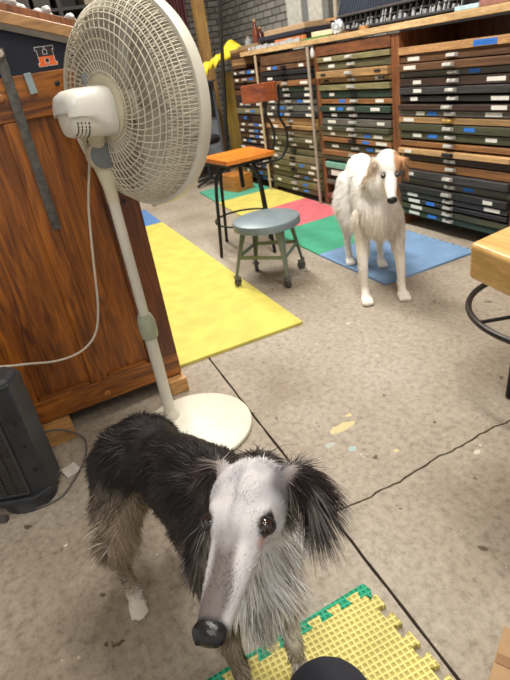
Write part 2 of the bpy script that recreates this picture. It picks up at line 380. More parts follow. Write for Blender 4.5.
# ------------------------------------------------------------------ things on worktop
ZT=1.147
def rotbox(name,label,cat,c,size,rotz,m,tilt=0,bev=.003,group=None):
    h=[s/2 for s in size]; Rm=rz(rotz)@Matrix.Rotation(tilt,3,'X')
    o=MB().box((c[0]-h[0],c[1]-h[1],c[2]-h[2]),(c[0]+h[0],c[1]+h[1],c[2]+h[2]),Rm).build(name,m,bevel=bev); return tag(o,label,cat,group)
# tilted type cases full of sorts
def typecase(label,x0,x1,y,z,h,tilt,frame,cell,seed,ncol=12,nrow=3,sorts=True):
    t=thing('type_case',label,'type case',((x0+x1)/2,y,z)); Rm=Matrix.Rotation(tilt,3,'X'); c=Vector((0,y,z))
    def tf(v): return Rm@(Vector(v)-c)+c
    def bx(mb,lo,hi): mb.box(lo,hi,Rm,c)
    m=MB(); bx(m,(x0,y+.02,z),(x1,y+.03,z+h)); m.build('back_board',cell,t)
    m=MB()
    bx(m,(x0,y-.02,z),(x1,y+.02,z+.012)); bx(m,(x0,y-.02,z+h-.012),(x1,y+.02,z+h)); bx(m,(x0,y-.02,z+.012),(x0+.012,y+.02,z+h-.012)); bx(m,(x1-.012,y-.02,z+.012),(x1,y+.02,z+h-.012)); m.build('rim',frame,t,bevel=.0015)
    m=MB()
    for i in range(1,ncol): 
        x=x0+(x1-x0)*i/ncol; bx(m,(x-.002,y-.012,z+.012),(x+.002,y+.02,z+h-.012))
    for j in range(1,nrow):
        zz=z+h*j/nrow; bx(m,(x0+.012,y-.013,zz-.002),(x1-.012,y+.019,zz+.002))
    m.build('dividers',cell,t)
    if sorts:
        r=random.Random(seed); m=MB()
        for i in range(ncol):
            for q in range(3):
                x=x0+(x1-x0)*(i+r.uniform(.15,.85))/ncol; hh=h/nrow*r.choice((.25,.5,.85,.4))*(1 if r.random()<.7 else 1.8)
                bx(m,(x-.004,y-.010,z+.0125),(x+.004,y+.004,z+.0125+hh))
        tag(m.build('metal_sorts',M('type_metal',(176,178,180),.45,.3),t),'silvery type standing in the compartments',kind='stuff')
    return t
blkw=M('case_black',(34,32,36),.5); bluesl=M('case_slate',(74,82,98),.55)
typecase('black compartment tray full of silvery metal type along the worktop front',-3.42,-2.30,2.34,ZT+.006,.095,-.25,blkw,M('case_dark',(44,40,40),.7),11,22,2)
typecase('slate blue ribbed case with a pale edge leaning above the black tray',-3.70,-2.4,2.52,ZT+.009,.34,-.35,M('case_edge',(72,74,84),.5),bluesl,12,44,1,False)
o=MB().box((-3.68,2.43,1.2412),(-2.0,2.475,1.256)).build('wood_strip',tanw); tag(o,'pale wooden strip across the top of the black type tray','strip')
rotbox('support_block','dark wooden riser block holding the strip at the worktop back','block',(-2.72,2.47,1.194),(1.9,.02,.094),0,blkw)
rotbox('paper_stack','pale blue paper pads lying at the right on the worktop','paper',(-2.20,2.29,1.157),(.14,.10,.02),.1,M('pale_blue_paper',(176,204,214),.7))
rotbox('small_box','pinkish brown flat box beside the blue paper pads','box',(-2.04,2.29,1.160),(.16,.10,.026),.05,M('pink_brown',(150,104,92),.6))
rotbox('small_box','small wood block near front edge of worktop beside the type tray','block',(-3.02,2.26,1.157),(.05,.03,.02),.3,tanw)
rotbox('small_box','small brown block at front edge of the worktop under the plastic bag','block',(-3.20,2.252,1.152),(.06,.03,.011),-.2,dmat(brn))
# crumpled bag
bag=MB(); r=random.Random(4)
bag.ell((-3.31,2.275,1.185),((.05,0,0),(0,.035,0),(0,0,.038)),18,12)
bag.v=[(x+.010*math.sin(z*300+y*170),y+.008*math.sin(x*260),max(1.148,z+.010*math.sin(x*190+y*240))) for x,y,z in bag.v]
tag(bag.build('plastic_bag',M('bag_white',(206,212,216),.3,var=.15),smooth=True,weld=True),'crumpled whitish plastic bag on the worktop beside the type tray','bag')
rotbox('green_ruler','flat green strip lying on the worktop','ruler',(-3.62,2.30,1.152),(.30,.035,.010),.12,M('green_plastic',(52,132,72),.4))
rotbox('galley_strip','pale wooden stick resting at an angle near the green strip','stick',(-3.66,2.40,1.175),(.20,.03,.03),.5,M('pale_stick',(226,208,176),.6))
t=thing('spacing_material','row of short orange spacers at the left end of the worktop','spacers',(-4.05,2.34,ZT))
m=MB()
for q in range(12): m.box((-4.28+q*.037,2.33,ZT),(-4.252+q*.037,2.36,ZT+.04))
m.build('orange_spacers',M('orange_wood',(200,128,84),.6),t)
r=random.Random(9)
for q in range(22):
    x=-4.60+q*.038+r.uniform(-.006,.006); s=r.uniform(.010,.016)
    o=rotbox('type_block','small whitish metal block in the row along the worktop front edge','block',(x,2.262+r.uniform(-.008,.012),ZT+s),(s*2,s*1.6,s*2-.001),r.uniform(-.4,.4),M('whitish_metal',(190,196,202),.35,.2,var=.3),group='small metal blocks on the worktop edge')
# black box with kraft lid
t=thing('flat_box','black flat box with a kraft board lid at the left end of the worktop','box',(-4.32,2.6,ZT))
MB().box((-4.72,2.43,ZT),(-3.98,2.85,ZT+.055)).build('box_base',blkw,t,bevel=.003)
o=MB().box((-4.74,2.41,ZT+.056),(-3.96,2.87,ZT+.085)).build('rim',M('navy_rim',(44,48,62),.5),t,bevel=.002)
MB().box((-4.66,2.44,ZT+.0855),(-3.99,2.86,ZT+.125)).build('lid',M('kraft',(178,148,112),.7),t,bevel=.004)
# tall grey metal panel cabinet
t=thing('metal_cabinet','tall pale grey metal cabinet standing behind the kraft lidded box','cabinet',(-4.75,3.0,1.0))
gm=M('grey_metal',(196,196,186),.45); gd=M('grey_metal_dark',(120,122,120),.5)
MB().box((-5.15,2.97,0),(-4.45,3.3,1.95)).build('body',gd,t,bevel=.004)
MB().box((-5.12,2.95,.9),(-4.86,2.9695,1.93)).build('door',gm,t,bevel=.003)
MB().box((-4.74,2.95,.9),(-4.52,2.9695,1.93)).build('door',gm,t,bevel=.003)
for i,(x,a) in enumerate(((-4.24,.03),(-4.10,-.04),(-3.97,.03),(-3.80,.02))):
    o=rotbox('picture_frame',['pale narrow board leaning upright behind the worktop, left one','slanting grey slat behind the worktop in the second place','wide whitish board standing upright behind the worktop','narrow cream board rightmost of the upright boards'][i],'board',(x,2.90,1.412),((.045,.04,.09,.05)[i],.02,.52),0,M('frame_%d'%i,((170,160,140),(110,108,104),(186,180,166),(170,150,116))[i],.6),bev=.002,group='upright boards behind the worktop')
    o.rotation_euler=(0,a,0)
# backing dark shelving behind worktop
t=thing('shelf_unit','dark shelving filled with black trays against the back wall','shelf',(-2.3,3.2,0))
MB().box((-3.7,3.10,0),(-1.2,3.34,1.9)).build('carcass',M('dark_shelf',(42,38,38),.7),t)
m=MB()
for z in (1.25,1.4,1.55,1.7): m.box((-3.68,3.06,z),(-1.22,3.099,z+.02))
m.build('shelf_boards',M('shelf_edge',(88,80,70),.6),t)
# stacked boards left of the worktop, on far cabinet
r=random.Random(21)
zz=1.022
for i in range(6):
    w_=r.uniform(.3,.36); c=(-4.74-.04*r.random()-.06,2.52,zz+.014); cc=[dmat(brn),dmat(tan),dmat((140,104,72)),dmat(dbrn)][i%4]
    if i>=3: c=(-4.95,2.52,c[2])
    h=.026
    rotbox('wood_board','rough brown wooden board stacked flat on the dark drawer cabinet','board',(-4.90,2.52,zz+h/2),(.28 if i<5 else .3,.5,h-.001),r.uniform(-.05,.05),cc,group='boards stacked on the far drawer cabinet'); zz+=h
rotbox('shelf_board','thin pale shelf board spanning above the stacked boards','shelf',(-4.98,2.60,zz+.012),(.42,.35,.02),0,M('shelf_pale',(150,130,100),.6))
zb=zz+.023
def bottle(x,y,z,h,rr,rgb,label):
    t=thing('bottle',label,'bottle',(x,y,z),'bottles on the far shelf board')
    MB().lathe([(.0,0),(rr,0),(rr,h*.55),(rr*.4,h*.75),(rr*.4,h*.9)],(x,y,z),n=14).build('glass_body',M('btl%s'%(rgb,),rgb,.2),t,smooth=True)
    MB().lathe([(rr*.45,h*.9),(rr*.45,h),(0,h)],(x,y,z),n=12).build('cap',M('btlcap',(180,150,110),.5),t)
bottle(-4.93,2.5,zb,.19,.030,(110,54,30),'red-brown bottle on the far shelf board, taller one')
bottle(-4.84,2.5,zb,.12,.032,(70,24,18),'short dark red bottle on the far shelf board')
bottle(-5.10,2.5,zb,.07,.034,(150,154,160),'short clear grey jar on the far shelf board')
# ------------------------------------------------------------------ far background
och=wood('ochre_wood',(112,88,30),(158,128,52),(14,14,1.5))
t=thing('plank_cabinet','ochre yellow wooden cabinet with a yellow cloth lying over it','cabinet',(-5.5,2.6,0))
MB().box((-5.62,2.38,0),(-5.16,2.85,1.0)).build('body',och,t,bevel=.004)
MB().box((-5.16,2.42,.06),(-5.145,2.81,.95)).build('side_panel',wood('ochre_dark',(96,74,30),(134,106,48),(14,14,1.5)),t,bevel=.003)
# yellow cloth: draped heightfield
cl=MB(); n=22
for i in range(n):
    for j in range(n):
        x=-5.68+.4*i/(n-1); y=2.20+.56*j/(n-1)
        z=1.07+.13*math.sin(PI*j/(n-1))+.035*math.sin(x*17+y*5)+.03*math.sin(y*23+1)+.02*math.sin(x*41)
        ex=max(0,(-5.62-x)/.1,(2.26-y)/.09); z-=.10*ex**1.5 if ex>0 else 0
        cl.v.append((x,y,max(z,1.003) if ex<=0 else z))
for i in range(n-1):
    for j in range(n-1): cl.f.append((i*n+j,(i+1)*n+j,(i+1)*n+j+1,i*n+j+1))
o=cl.build('yellow_cloth',M('cloth_yellow',(222,200,44),.7,var=.12,scale=14),smooth=True); md=o.modifiers.new('s','SOLIDIFY'); md.thickness=.008
tag(o,'bright yellow crumpled cloth heaped on the ochre cabinet','cloth')
rotbox('cardboard_box','kraft cardboard flap standing beside the yellow cloth','box',(-5.20,2.70,1.056),(.10,.2,.11),.3,M('kraft',(178,148,112),.7))
o=MB().cyl((-5.43,2.215,0.004),(-4.60,2.215,2.88),.018,n=14).build('steel_pole',M('pole_dark',(58,58,58),.4,.5),smooth=True); tag(o,'dark grey steel pole leaning from floor to ceiling by the far cabinet','pole')
# grey machine cabinet with dark screen
t=thing('equipment_cart','grey machine cabinet with a dark screen and shield shaped plate','machine',(-5.95,2.25,0))
MB().box((-6.3,1.92,.12),(-5.72,2.34,.93)).build('body',M('machine_grey',(100,104,110),.5),t,bevel=.008)
MB().box((-5.72,1.97,.60),(-5.705,2.30,.90)).build('screen',M('screen_black',(36,38,44),.3),t,bevel=.002)
MB().prism([(-.10,.07),(.10,.07),(.09,-.02),(0,-.10),(-.09,-.02)],0,.012,Matrix.Translation((-5.705,2.13,.76))@Matrix(((0,0,1,0),(1,0,0,0),(0,1,0,0),(0,0,0,1)))).build('shield_plate',M('plate_grey',(138,142,146),.4,.3),t)
MB().box((-5.72,1.97,.20),(-5.704,2.30,.56)).build('lower_panel',M('panel_grey',(118,122,130),.5),t,bevel=.002)
MB().box((-6.32,1.90,.931),(-5.70,2.36,.95)).build('top_plate',M('machine_top',(130,132,134),.4),t,bevel=.003)
m=MB()
for sx in (-6.25,-5.78):
    for sy in (1.97,2.29): m.cyl((sx,sy,0),(sx,sy,.12),.02,n=10)
m.build('feet',blkw,t)
o=MB().box((-6.2,1.98,.951),(-5.8,2.3,1.06)).build('black_case',blkw,bevel=.006); tag(o,'black case sitting on the grey machine below the yellow cloth','case')
# small black round stool
t=thing('black_stool','small round black stool in front of the grey machine','stool',(-5.34,1.98,0))
MB().lathe([(0,.40),(.15,.40),(.16,.42),(.16,.45),(.14,.47),(0,.475)],(-5.34,1.98,0),n=24).build('seat',blkw,t,smooth=True)
MB().cyl((-5.34,1.98,.05),(-5.34,1.98,.40),.018).build('post',blkw,t)
for q in range(4):
    a=q*PI/2+.4; MB().tube([(-5.34+.02*math.cos(a),1.98+.02*math.sin(a),.06),(-5.34+.2*math.cos(a),1.98+.2*math.sin(a),.02)],.014,8).build('leg',blkw,t)
rotbox('wooden_box','orange brown wooden box standing on the far green tile','box',(-4.78,2.02,.085),(.26,.20,.145),.2,wood('orange_box',(150,92,36),(196,130,62),(3,3,14)))
# doorway: plank, curtain, dark shelf
rotbox('door_frame_post','tall pale wooden post beside the brick wall','post',(-6.2,2.50,1.445),(.10,.11,2.88),0,wood('post_wood',(130,96,52),(178,140,86),(14,14,1.5)))
cu=MB(); nn=40
for i in range(nn):
    y=2.18+.24*i/(nn-1); xx=-6.35+.03*math.sin(i*1.1)
    cu.v+=[(xx,y,.02),(xx,y,2.7)]
cu.f=[(2*i,2*i+2,2*i+3,2*i+1) for i in range(nn-1)]
o=cu.build('curtain',M('curtain_red',(74,30,34),.8),smooth=True); o.modifiers.new('s','SOLIDIFY').thickness=.006; tag(o,'dark red curtain hanging beside the pale wooden post','curtain')
t=thing('storage_shelf','tall dark storage shelf crowded with boxes, seen behind the fan','shelf',(-6.6,1.2,0))
dk=M('shelf_black',(48,44,42),.7)
m=MB(); m.box((-7.2,.2,0),(-7.15,2.1,2.3))
for y in (.2,1.13,2.06): m.box((-7.15,y,0),(-6.6,y+.04,2.3))
for z in (.3,.8,1.3,1.8,2.26): m.box((-7.15,.24,z),(-6.61,2.06,z+.03))
m.build('carcass',dk,t)
r=random.Random(31)
pal=[(120,100,78),(70,64,60),(150,138,118),(60,70,84),(96,60,40),(170,160,140),(52,48,46),(132,92,60)]
for z in (.33,.83,1.33,1.83):
    y=.27
    while y<1.9:
        w_=r.uniform(.14,.3); h=r.uniform(.18,.40)
        if not (y<1.13<y+w_) and y+w_<2.05:
            c=r.choice(pal); kind={(120,100,78):'kraft brown',(70,64,60):'charcoal',(150,138,118):'beige',(60,70,84):'slate blue',(96,60,40):'dark brown',(170,160,140):'cream',(52,48,46):'black',(132,92,60):'tan'}[c]
            rotbox('storage_box','%s storage box on the dark shelf behind the fan'%kind,'box',(-6.85,y+w_/2,z+h/2+.0005),(.35,w_-.02,h),0,M('sb%s'%(c,),c,.7),group='%s boxes on the dark shelf behind the fan'%kind)
        y+=w_+.02
# ------------------------------------------------------------------ wooden panelled cabinet at left
XF=-1.778
wd=wood('oak_panel',(78,36,8),(168,98,26),(6,9,1.0),.42,5,.2); wdr=wood('oak_rail',(82,40,8),(172,104,32),(6,1.0,9),.42,5,.2); wdd=wood('oak_stile_dark',(56,24,6),(104,54,18),(8,8,1.0),.42,5,.15)
t=thing('panelled_cabinet','large brown wooden cabinet with framed panels standing behind the fan','cabinet',(-2.1,-.2,0))
m=MB(); m.prism([(-1.1,.06),(.395,.06),(.395,1.18),(-1.1,1.66)],-2.60,XF-.022,Matrix(((0,0,1,0),(1,0,0,0),(0,1,0,0),(0,0,0,1)))); m.build('body',wdd,t,bevel=.002)
f0=XF-.0215
for (a,b) in ((-.31,-.125),(.285,.395)): MB().box((f0,a,.15),(XF,b,1.035)).build('stile',wd if a<0 else wdd,t,bevel=.002)
MB().box((f0,.065,.15),(XF,.125,1.035)).build('mullion',wd,t,bevel=.004)
MB().box((f0,-1.1,.065),(XF+.002,.395,.15)).build('bottom_rail',wdr,t,bevel=.003)
MB().box((f0,-1.1,1.035),(XF+.002,.395,1.15)).build('top_rail',wdr,t,bevel=.003)
for (a,b) in ((-.125,.065),(.125,.285),(-.52,-.31)):
    MB().box((f0-.001,a,.15),(XF-.017,b,1.035)).build('panel',wd,t)
    m=MB(); 
    m.prism([(a+.0,.15),(b,.15),(b-.012,.162),(a+.012,.162)],XF-.017,XF-.004,Matrix(((0,0,1,0),(1,0,0,0),(0,1,0,0),(0,0,0,1)))); m.build('moulding',wdr,t)
MB().box((f0,-1.1,.15),(XF,-.52,1.035)).build('stile',wd,t)
navy=M('navy_board',(17,23,38),.75,var=.1)
def zt(y): return 1.262-.33*(y-.14)
m=MB(); m.prism([(-1.1,1.1505),(.395,1.1505),(.395,zt(.395)),(-1.1,zt(-1.1))],XF-.0215,XF+.001,Matrix(((0,0,1,0),(1,0,0,0),(0,1,0,0),(0,0,0,1)))); m.build('navy_panel',navy,t)
m=MB(); m.prism([(.40,zt(.40)),(.40,zt(.4)+.016),(-1.1,zt(-1.1)+.016),(-1.1,zt(-1.1))],XF-.86,XF+.012,Matrix(((0,0,1,0),(1,0,0,0),(0,1,0,0),(0,0,0,1)))); m.build('sloping_top',M('top_grey',(92,84,74),.6),t)
m=MB(); m.prism([(.40,zt(.40)+.016),(.40,zt(.4)+.048),(-1.1,zt(-1.1)+.048),(-1.1,zt(-1.1)+.016)],XF-.03,XF+.013,Matrix(((0,0,1,0),(1,0,0,0),(0,1,0,0),(0,0,0,1)))); m.build('edge_rail',wood('edge_wood',(130,92,54),(186,142,92),(14,1.5,14)),t,bevel=.003)
for (y,z,rr) in ((.105,.094,.011),(.083,1.10,.012)):
    MB().lathe([(0,0),(rr,0),(rr,.003),(rr*.7,.007),(0,.008)],(XF+.001,y,z),(1,0,0),16).build('wood_plug',wood('plug',(130,80,36),(186,124,66)),t,smooth=True)
MB().lathe([(0,0),(.007,0),(.007,.003),(0,.005)],(XF+.001,.245,1.115),(1,0,0),12).build('screw',PULLD,t)
MB().lathe([(0,0),(.007,0),(.007,.003),(0,.005)],(XF+.001,.345,.75),(1,0,0),12).build('screw',PULLD,t)
# H sticker
def H_(mb,x,c,w,h,th,sl,inset,half=None):
    def rect(a0,a1,b0,b1):
        if half=='top': b0=max(b0,0)
        if half=='bot': b1=min(b1,0)
        if b1>b0: mb.box((x,c[0]+a0,c[1]+b0),(x+.0005,c[0]+a1,c[1]+b1))
    i=inset
    for s in (-1,1):
        cx=s*w*.27
        rect(cx-th+i,cx+th-i,-h+sl-i,h-sl+i)
        rect(cx-w*.25+i,cx+w*.25-i,h-sl+i,h-i); rect(cx-w*.25+i,cx+w*.25-i,-h+i,-h+sl-i)
    g=w*.27-th+i; rect(-g,g,-.006+i,.006-i)
hs=thing('letter_sticker','black and orange letter H sticker with a white outline on the navy panel','sticker',(XF+.001,.236,1.186))
a=Matrix.Rotation(.04,3,'X')
m=MB(); H_(m,XF+.0012,(.236,1.186),.050,.025,.0085,.010,0); m.build('outline',M('sticker_white',(228,224,218),.5,var=.02),hs)
m=MB(); H_(m,XF+.0018,(.236,1.186),.050,.025,.0085,.010,.0013,half='top'); m.build('upper_half',M('sticker_black',(26,24,26),.5),hs)
m=MB(); H_(m,XF+.0018,(.236,1.186),.050,.025,.0085,.010,.0013,half='bot'); m.build('lower_half',M('sticker_orange',(232,104,40),.5,var=.05),hs)
r=random.Random(2); m=MB()
for q in range(8):
    s=r.choice((-1,1)); y=.236+s*.0135+r.uniform(-.005,.005); z=1.186+r.uniform(-.021,.021); m.box((XF+.0024,y-.0008,z-.0008),(XF+.0027,y+.0008,z+.0008))
m.build('speckles',M('speckle',(150,40,30),.6),hs)
# magnet
o=MB().box((XF+.003,.163,1.098),(XF+.009,.183,1.152),Matrix.Rotation(.06,3,'X')).build('magnet_bar',M('magnet_grey',(150,164,166),.4,.2),bevel=.001); tag(o,'small pale grey metal bar stuck on the cabinet below the navy panel','metal bar')
# long steel ruler
t=thing('steel_ruler','long worn steel ruler hanging upright on the wooden cabinet at left','ruler',(XF+.006,.118,.70))
MB().box((XF+.004,.104,.715),(XF+.007,.131,1.22)).build('blade',M('worn_steel',(96,94,88),.45,.6,var=.35,scale=40),t,bevel=.0006)
m=MB()
for q in range(50):
    z=.725+q*.0098; L=.011 if q%2==0 else .006
    m.box((XF+.0072,.131-L,z),(XF+.0076,.131,z+.0008))
tag(m.build('ruler_marks',M('mark_black',(30,28,26),.6),t),None,kind='stuff')
m=MB(); m.lathe([(0,0),(.012,0),(.012,.02),(.008,.026),(0,.026)],(XF+.0075,.117,1.205),(1,0,0),14); m.build('hook_knob',strip,t,smooth=True)
# stuff on sloping top
def onz_top(y): return zt(y)+.0165
t2=thing('small_tray','brown divided tray of whitish scraps on the sloping top of the wooden cabinet','tray',(-1.985,.245,onz_top(.245)+.003))
Rx=Matrix.Rotation(-math.atan(.33),3,'X'); c0=Vector((-1.985,.245,onz_top(.245)+.003))
trm=wood('tray_brown',(96,56,28),(156,100,56)); m=MB()
for lo,hi in (((-.14,-.145,0),(.15,.145,.006)),((-.14,-.145,.006),(.15,-.138,.055)),((-.14,.138,.006),(.15,.145,.055)),((-.14,-.138,.006),(-.133,.138,.055)),((.143,-.138,.006),(.15,.138,.055)),((-.133,.05,.006),(.143,.056,.055)),((-.133,-.06,.006),(.143,-.054,.055))):
    m.box(tuple(c0+Vector(lo)),tuple(c0+Vector(hi)),Rx,tuple(c0))
m.build('tray_walls',trm,t2,bevel=.001)
rr=random.Random(8)
cc=MB()
for q in range(26): cc.ell(tuple(c0+Rx@Vector((rr.uniform(-.11,.12),rr.uniform(-.125,.125),.05+rr.uniform(0,.02)))),((.02,0,.004),(.003,.016,0),(0,.002,.013)),8,6)
tag(cc.build('crumpled_scraps',M('scrap_white',(206,206,204),.5,var=.3,scale=60),t2,smooth=True),'whitish scraps heaped in the tray',kind='stuff')
# wood blocks under the cabinet
pine=wood('pine',(150,104,56),(206,160,102),(10,2,10))
rotbox('wood_block','small pale wood block under the cabinet corner behind the heater','block',(-1.755,-.10,.0295),(.09,.11,.058),.05,pine)
rotbox('wood_block','small pale wood block under the cabinet corner beside the yellow mat','block',(-1.80,.365,.0295),(.12,.07,.058),0,pine)
rotbox('wood_block','dark wood block under the cabinet in the shadow','block',(-2.5,-.9,.0295),(.1,.1,.058),0,pine)
rotbox('wood_block','dark wood block under the far cabinet corner','block',(-2.5,.30,.0295),(.1,.1,.058),0,pine)
rotbox('wood_block','wood block under the cabinet beyond the left frame edge','block',(-1.80,-.9,.0295),(.1,.1,.058),0,pine)
# ------------------------------------------------------------------ pedestal fan
v=Vector((-.9625,.2685,-.0379)); a_=Vector((-.385,.915,-.055)).normalized()
FW=M('fan_white',(212,208,194),.35,var=.06,scale=12); FC=M('fan_cream',(206,198,172),.4,var=.06); FG=M('fan_grille',(206,198,178),.45,var=.08); FK=M('fan_knob',(112,116,116),.35); FCOL=M('fan_collar',(160,166,142),.45)
PX,PY=-1.575,.276
fan=thing('pedestal_fan','tall white pedestal fan with a wire cage head in front of the cabinet','fan',(PX,PY,0))
bc=(-1.488,.328,0)
MB().lathe([(0,0),(.196,0),(.202,.006),(.200,.014),(.182,.020),(.06,.028),(.03,.034),(0,.034)],bc,n=56).build('base',M('fan_base',(214,210,194),.4,var=.08,scale=10),fan,smooth=True)
TX,TY=-1.530,.269
def pl_(z): t=(z-.02)/.92; return (PX+(TX-PX)*t,PY+(TY-PY)*t,z)
MB().cyl(pl_(.02),pl_(.42),.0195,n=24).tube([(PX,PY,.02),(PX,PY,.028),(PX,PY,.06)],[.032,.032,.021],24).build('lower_pole',FW,fan,smooth=True)
MB().lathe([(.0215,.355),(.027,.36),(.029,.38),(.029,.41),(.025,.43),(.020,.44)],(pl_(.4)[0],pl_(.4)[1],0),n=24).build('height_collar',FCOL,fan,smooth=True)
MB().cyl(pl_(.43),pl_(.83),.0155,n=24).build('upper_pole',FW,fan,smooth=True)
# neck flaring to pivot
perp=a_.cross(Vector((0,0,1))).normalized()   # sideways, towards the camera
if perp.dot(Vector((1,-.2,0)))<0: perp=-perp
perp=(perp*.4+Vector((.97,-.17,.1))*.6).normalized()
m=MB(); m.tube([pl_(.80),pl_(.84),pl_(.90),pl_(.93)],[.017,.018,.028,.031],20)
m.lathe([(0,-.024),(.036,-.024),(.038,-.018),(.038,.018),(.036,.024),(0,.024)],(TX,TY,.927),perp,28)
m.build('neck',FC,fan,smooth=True)
MB().lathe([(0,.0245),(.033,.0245),(.033,.031),(.029,.034),(.005,.034),(0,.033)],(TX,TY,.927),perp,28).build('tilt_knob',FK,fan,smooth=True)
Cr=Vector((-1.588,.409,1.032))   # rim centre
Hc=Cr-a_*.10
R0=.268; KH=.955; Cn=Vector((-1.517,.391,1.035))
def hp(p): return Cn+(Vector(p)-Cr)*KH
class HMB(MB):
    """cage and motor pieces, built at catalogue size and set on the pole at the head's real size"""
    def build(s,*a,**k): s.v=[tuple(hp(v)) for v in s.v]; return MB.build(s,*a,**k)
# motor housing: swept shell, loft along -a_
u_=(Vector((0,0,1))-a_*a_.z).normalized(); w_=a_.cross(u_)
def loft(sections,n=28):
    mb=HMB()
    for (d,ru,rd,rw,cu) in sections:
        for k in range(n):
            an=2*PI*k/n; c,s=math.cos(an),math.sin(an)
            e=.62
            cc=math.copysign(abs(c)**e,c); ss=math.copysign(abs(s)**e,s)
            k_=.88; mb.v.append(tuple(Hc-a_*d*.74-u_*.010+u_*k_*(cu+(ru if c>0 else rd)*cc)+w_*(k_*rw*ss)))
    for i in range(len(sections)-1):
        for k in range(n): mb.f.append((i*n+k,i*n+(k+1)%n,(i+1)*n+(k+1)%n,(i+1)*n+k))
    mb.f.append(tuple(range(n-1,-1,-1))); mb.f.append(tuple(range((len(sections)-1)*n,len(sections)*n)))
    return mb
loft([(.0,.064,.066,.062,0),(.02,.064,.066,.062,0),(.08,.062,.064,.060,0),(.135,.058,.060,.057,0),(.160,.050,.054,.050,0),(.172,.030,.034,.034,0)]).build('motor_housing',FW,fan,smooth=True)
loft([(.012,.074,.066,.068,0),(.05,.075,.060,.067,0),(.08,.074,.042,.066,.0),(.11,.073,.018,.065,.0),(.145,.070,.0,.062,.0),(.168,.060,-.008,.056,.0),(.182,.040,-.012,.040,.0)]).build('rear_shroud',M('fan_shroud',(216,214,206),.3,var=.04,scale=10),fan,smooth=True)
m=HMB()
cv_=Vector((0,0,1.1))-Hc; anc=math.atan2(cv_.dot(w_),cv_.dot(u_)); sg=1 if anc>0 else -1
for q in range(4):
    for s2 in range(9):
        an=anc+sg*(-.15+s2*.17); d=.125+q*.012; rr=.0585-.003*q
        c_,s_=math.cos(an),math.sin(an); cc=math.copysign(abs(c_)**.62,c_); ss=math.copysign(abs(s_)**.62,s_)
        if c_>-.02: continue
        p=Hc-a_*d*.74-u_*.010+u_*.88*(.061-.003*q)*cc+w_*.88*rr*ss
        nn_=(u_*cc+w_*ss).normalized(); tt=a_.cross(nn_)
        m.ell(tuple(p),(tuple(a_*.0026),tuple(nn_*.0016),tuple(tt*.0036)),6,5)
tag(m.build('vent_slots',M('slot_dark',(70,66,58),.7),fan),'dark rows of vent slots')
m=MB(); m.tube([Vector((TX,TY,.955)),hp(Hc-a_*.05-u_*.05)],[.020,.024],14); m.build('motor_bracket',FC,fan,smooth=True)
m=HMB(); m.cyl(Hc-a_*.045+u_*.06,Hc-a_*.045+u_*.085,.007,.008,12); m.build('oscillation_knob',FK,fan,smooth=True)
# cages
def pt(r_,h,an): return Cr+a_*h+(u_*math.cos(an)+w_*math.sin(an))*r_
def ring(mb,r_,h,tr,n=72,k=5): mb.tube([pt(r_,h,2*PI*i/n) for i in range(n)],tr,k,closed=True)
rear=[(.075,-.100),(.11,-.102),(.15,-.101),(.19,-.094),(.222,-.078),(.246,-.054),(.260,-.026),(.265,-.004)]
front=[(.060,.092),(.10,.093),(.15,.090),(.19,.082),(.222,.066),(.246,.044),(.262,.022),(.266,.006)]
def cage(name,prof,nw,twist,rings,lab=None):
    m=HMB()
    for i in range(nw):
        a0=2*PI*i/nw
        m.tube([pt(rr,h,a0+twist*(1-(rr-.06)/.2)) for rr,h in prof],.00145,4,cap=False)
    # dense short ribs on the curved edge band
    for i in range(nw*3):
        a0=2*PI*(i+.5)/(nw*3)
        m.tube([pt(rr,h,a0) for rr,h in prof[-4:]],.0010,4,cap=False)
    for rr,h in rings: ring(m,rr,h,.0019)
    return m.build(name,FG,fan,smooth=True)
import bisect
def onprof(prof,rs):
    out=[]
    for r_ in rs:
        for (r0,h0),(r1,h1) in zip(prof,prof[1:]):
            if r0<=r_<=r1: t=(r_-r0)/(r1-r0); out.append((r_,h0+(h1-h0)*t)); break
    return out
rs=[.088,.112,.136,.160,.184,.203,.217,.228,.238,.247,.255]
cage('rear_cage',rear,60,.55,onprof(rear,rs))
cage('front_cage',front,60,-.5,onprof(front,rs))
m=HMB(); m.lathe([(0,-.004),(.062,-.004),(.080,0),(.080,.006),(.074,.010),(0,.010)],Hc-a_*.004,tuple(a_),40); m.build('rear_hub',FC,fan,smooth=True)
m=HMB(); m.lathe([(0,0),(.064,0),(.064,.006),(.05,.012),(0,.014)],Cr+a_*.088,tuple(a_),36); m.build('front_badge',FW,fan,smooth=True)
m=HMB(); m.lathe([(.262,-.013),(.273,-.013),(.276,-.006),(.276,.014),(.273,.021),(.262,.021),(.262,-.013)],Cr,tuple(a_),96); m.build('rim_band',FW,fan,smooth=True)
for an in (0.0,3.14):
    p=pt(.279,.004,an); HMB().ell(tuple(p),(tuple(a_*.016),tuple((p-Cr).normalized()*.004),tuple(a_.cross((p-Cr).normalized())*.007)),8,6).build('rim_clip',FW,fan,smooth=True)
BM=M('fan_blade',(176,174,164),.35,var=.05)
HMB().lathe([(0,-.035),(.035,-.035),(.04,-.03),(.04,.03),(.03,.04),(0,.042)],Cr,tuple(a_),24).build('blade_hub',FW,fan,smooth=True)
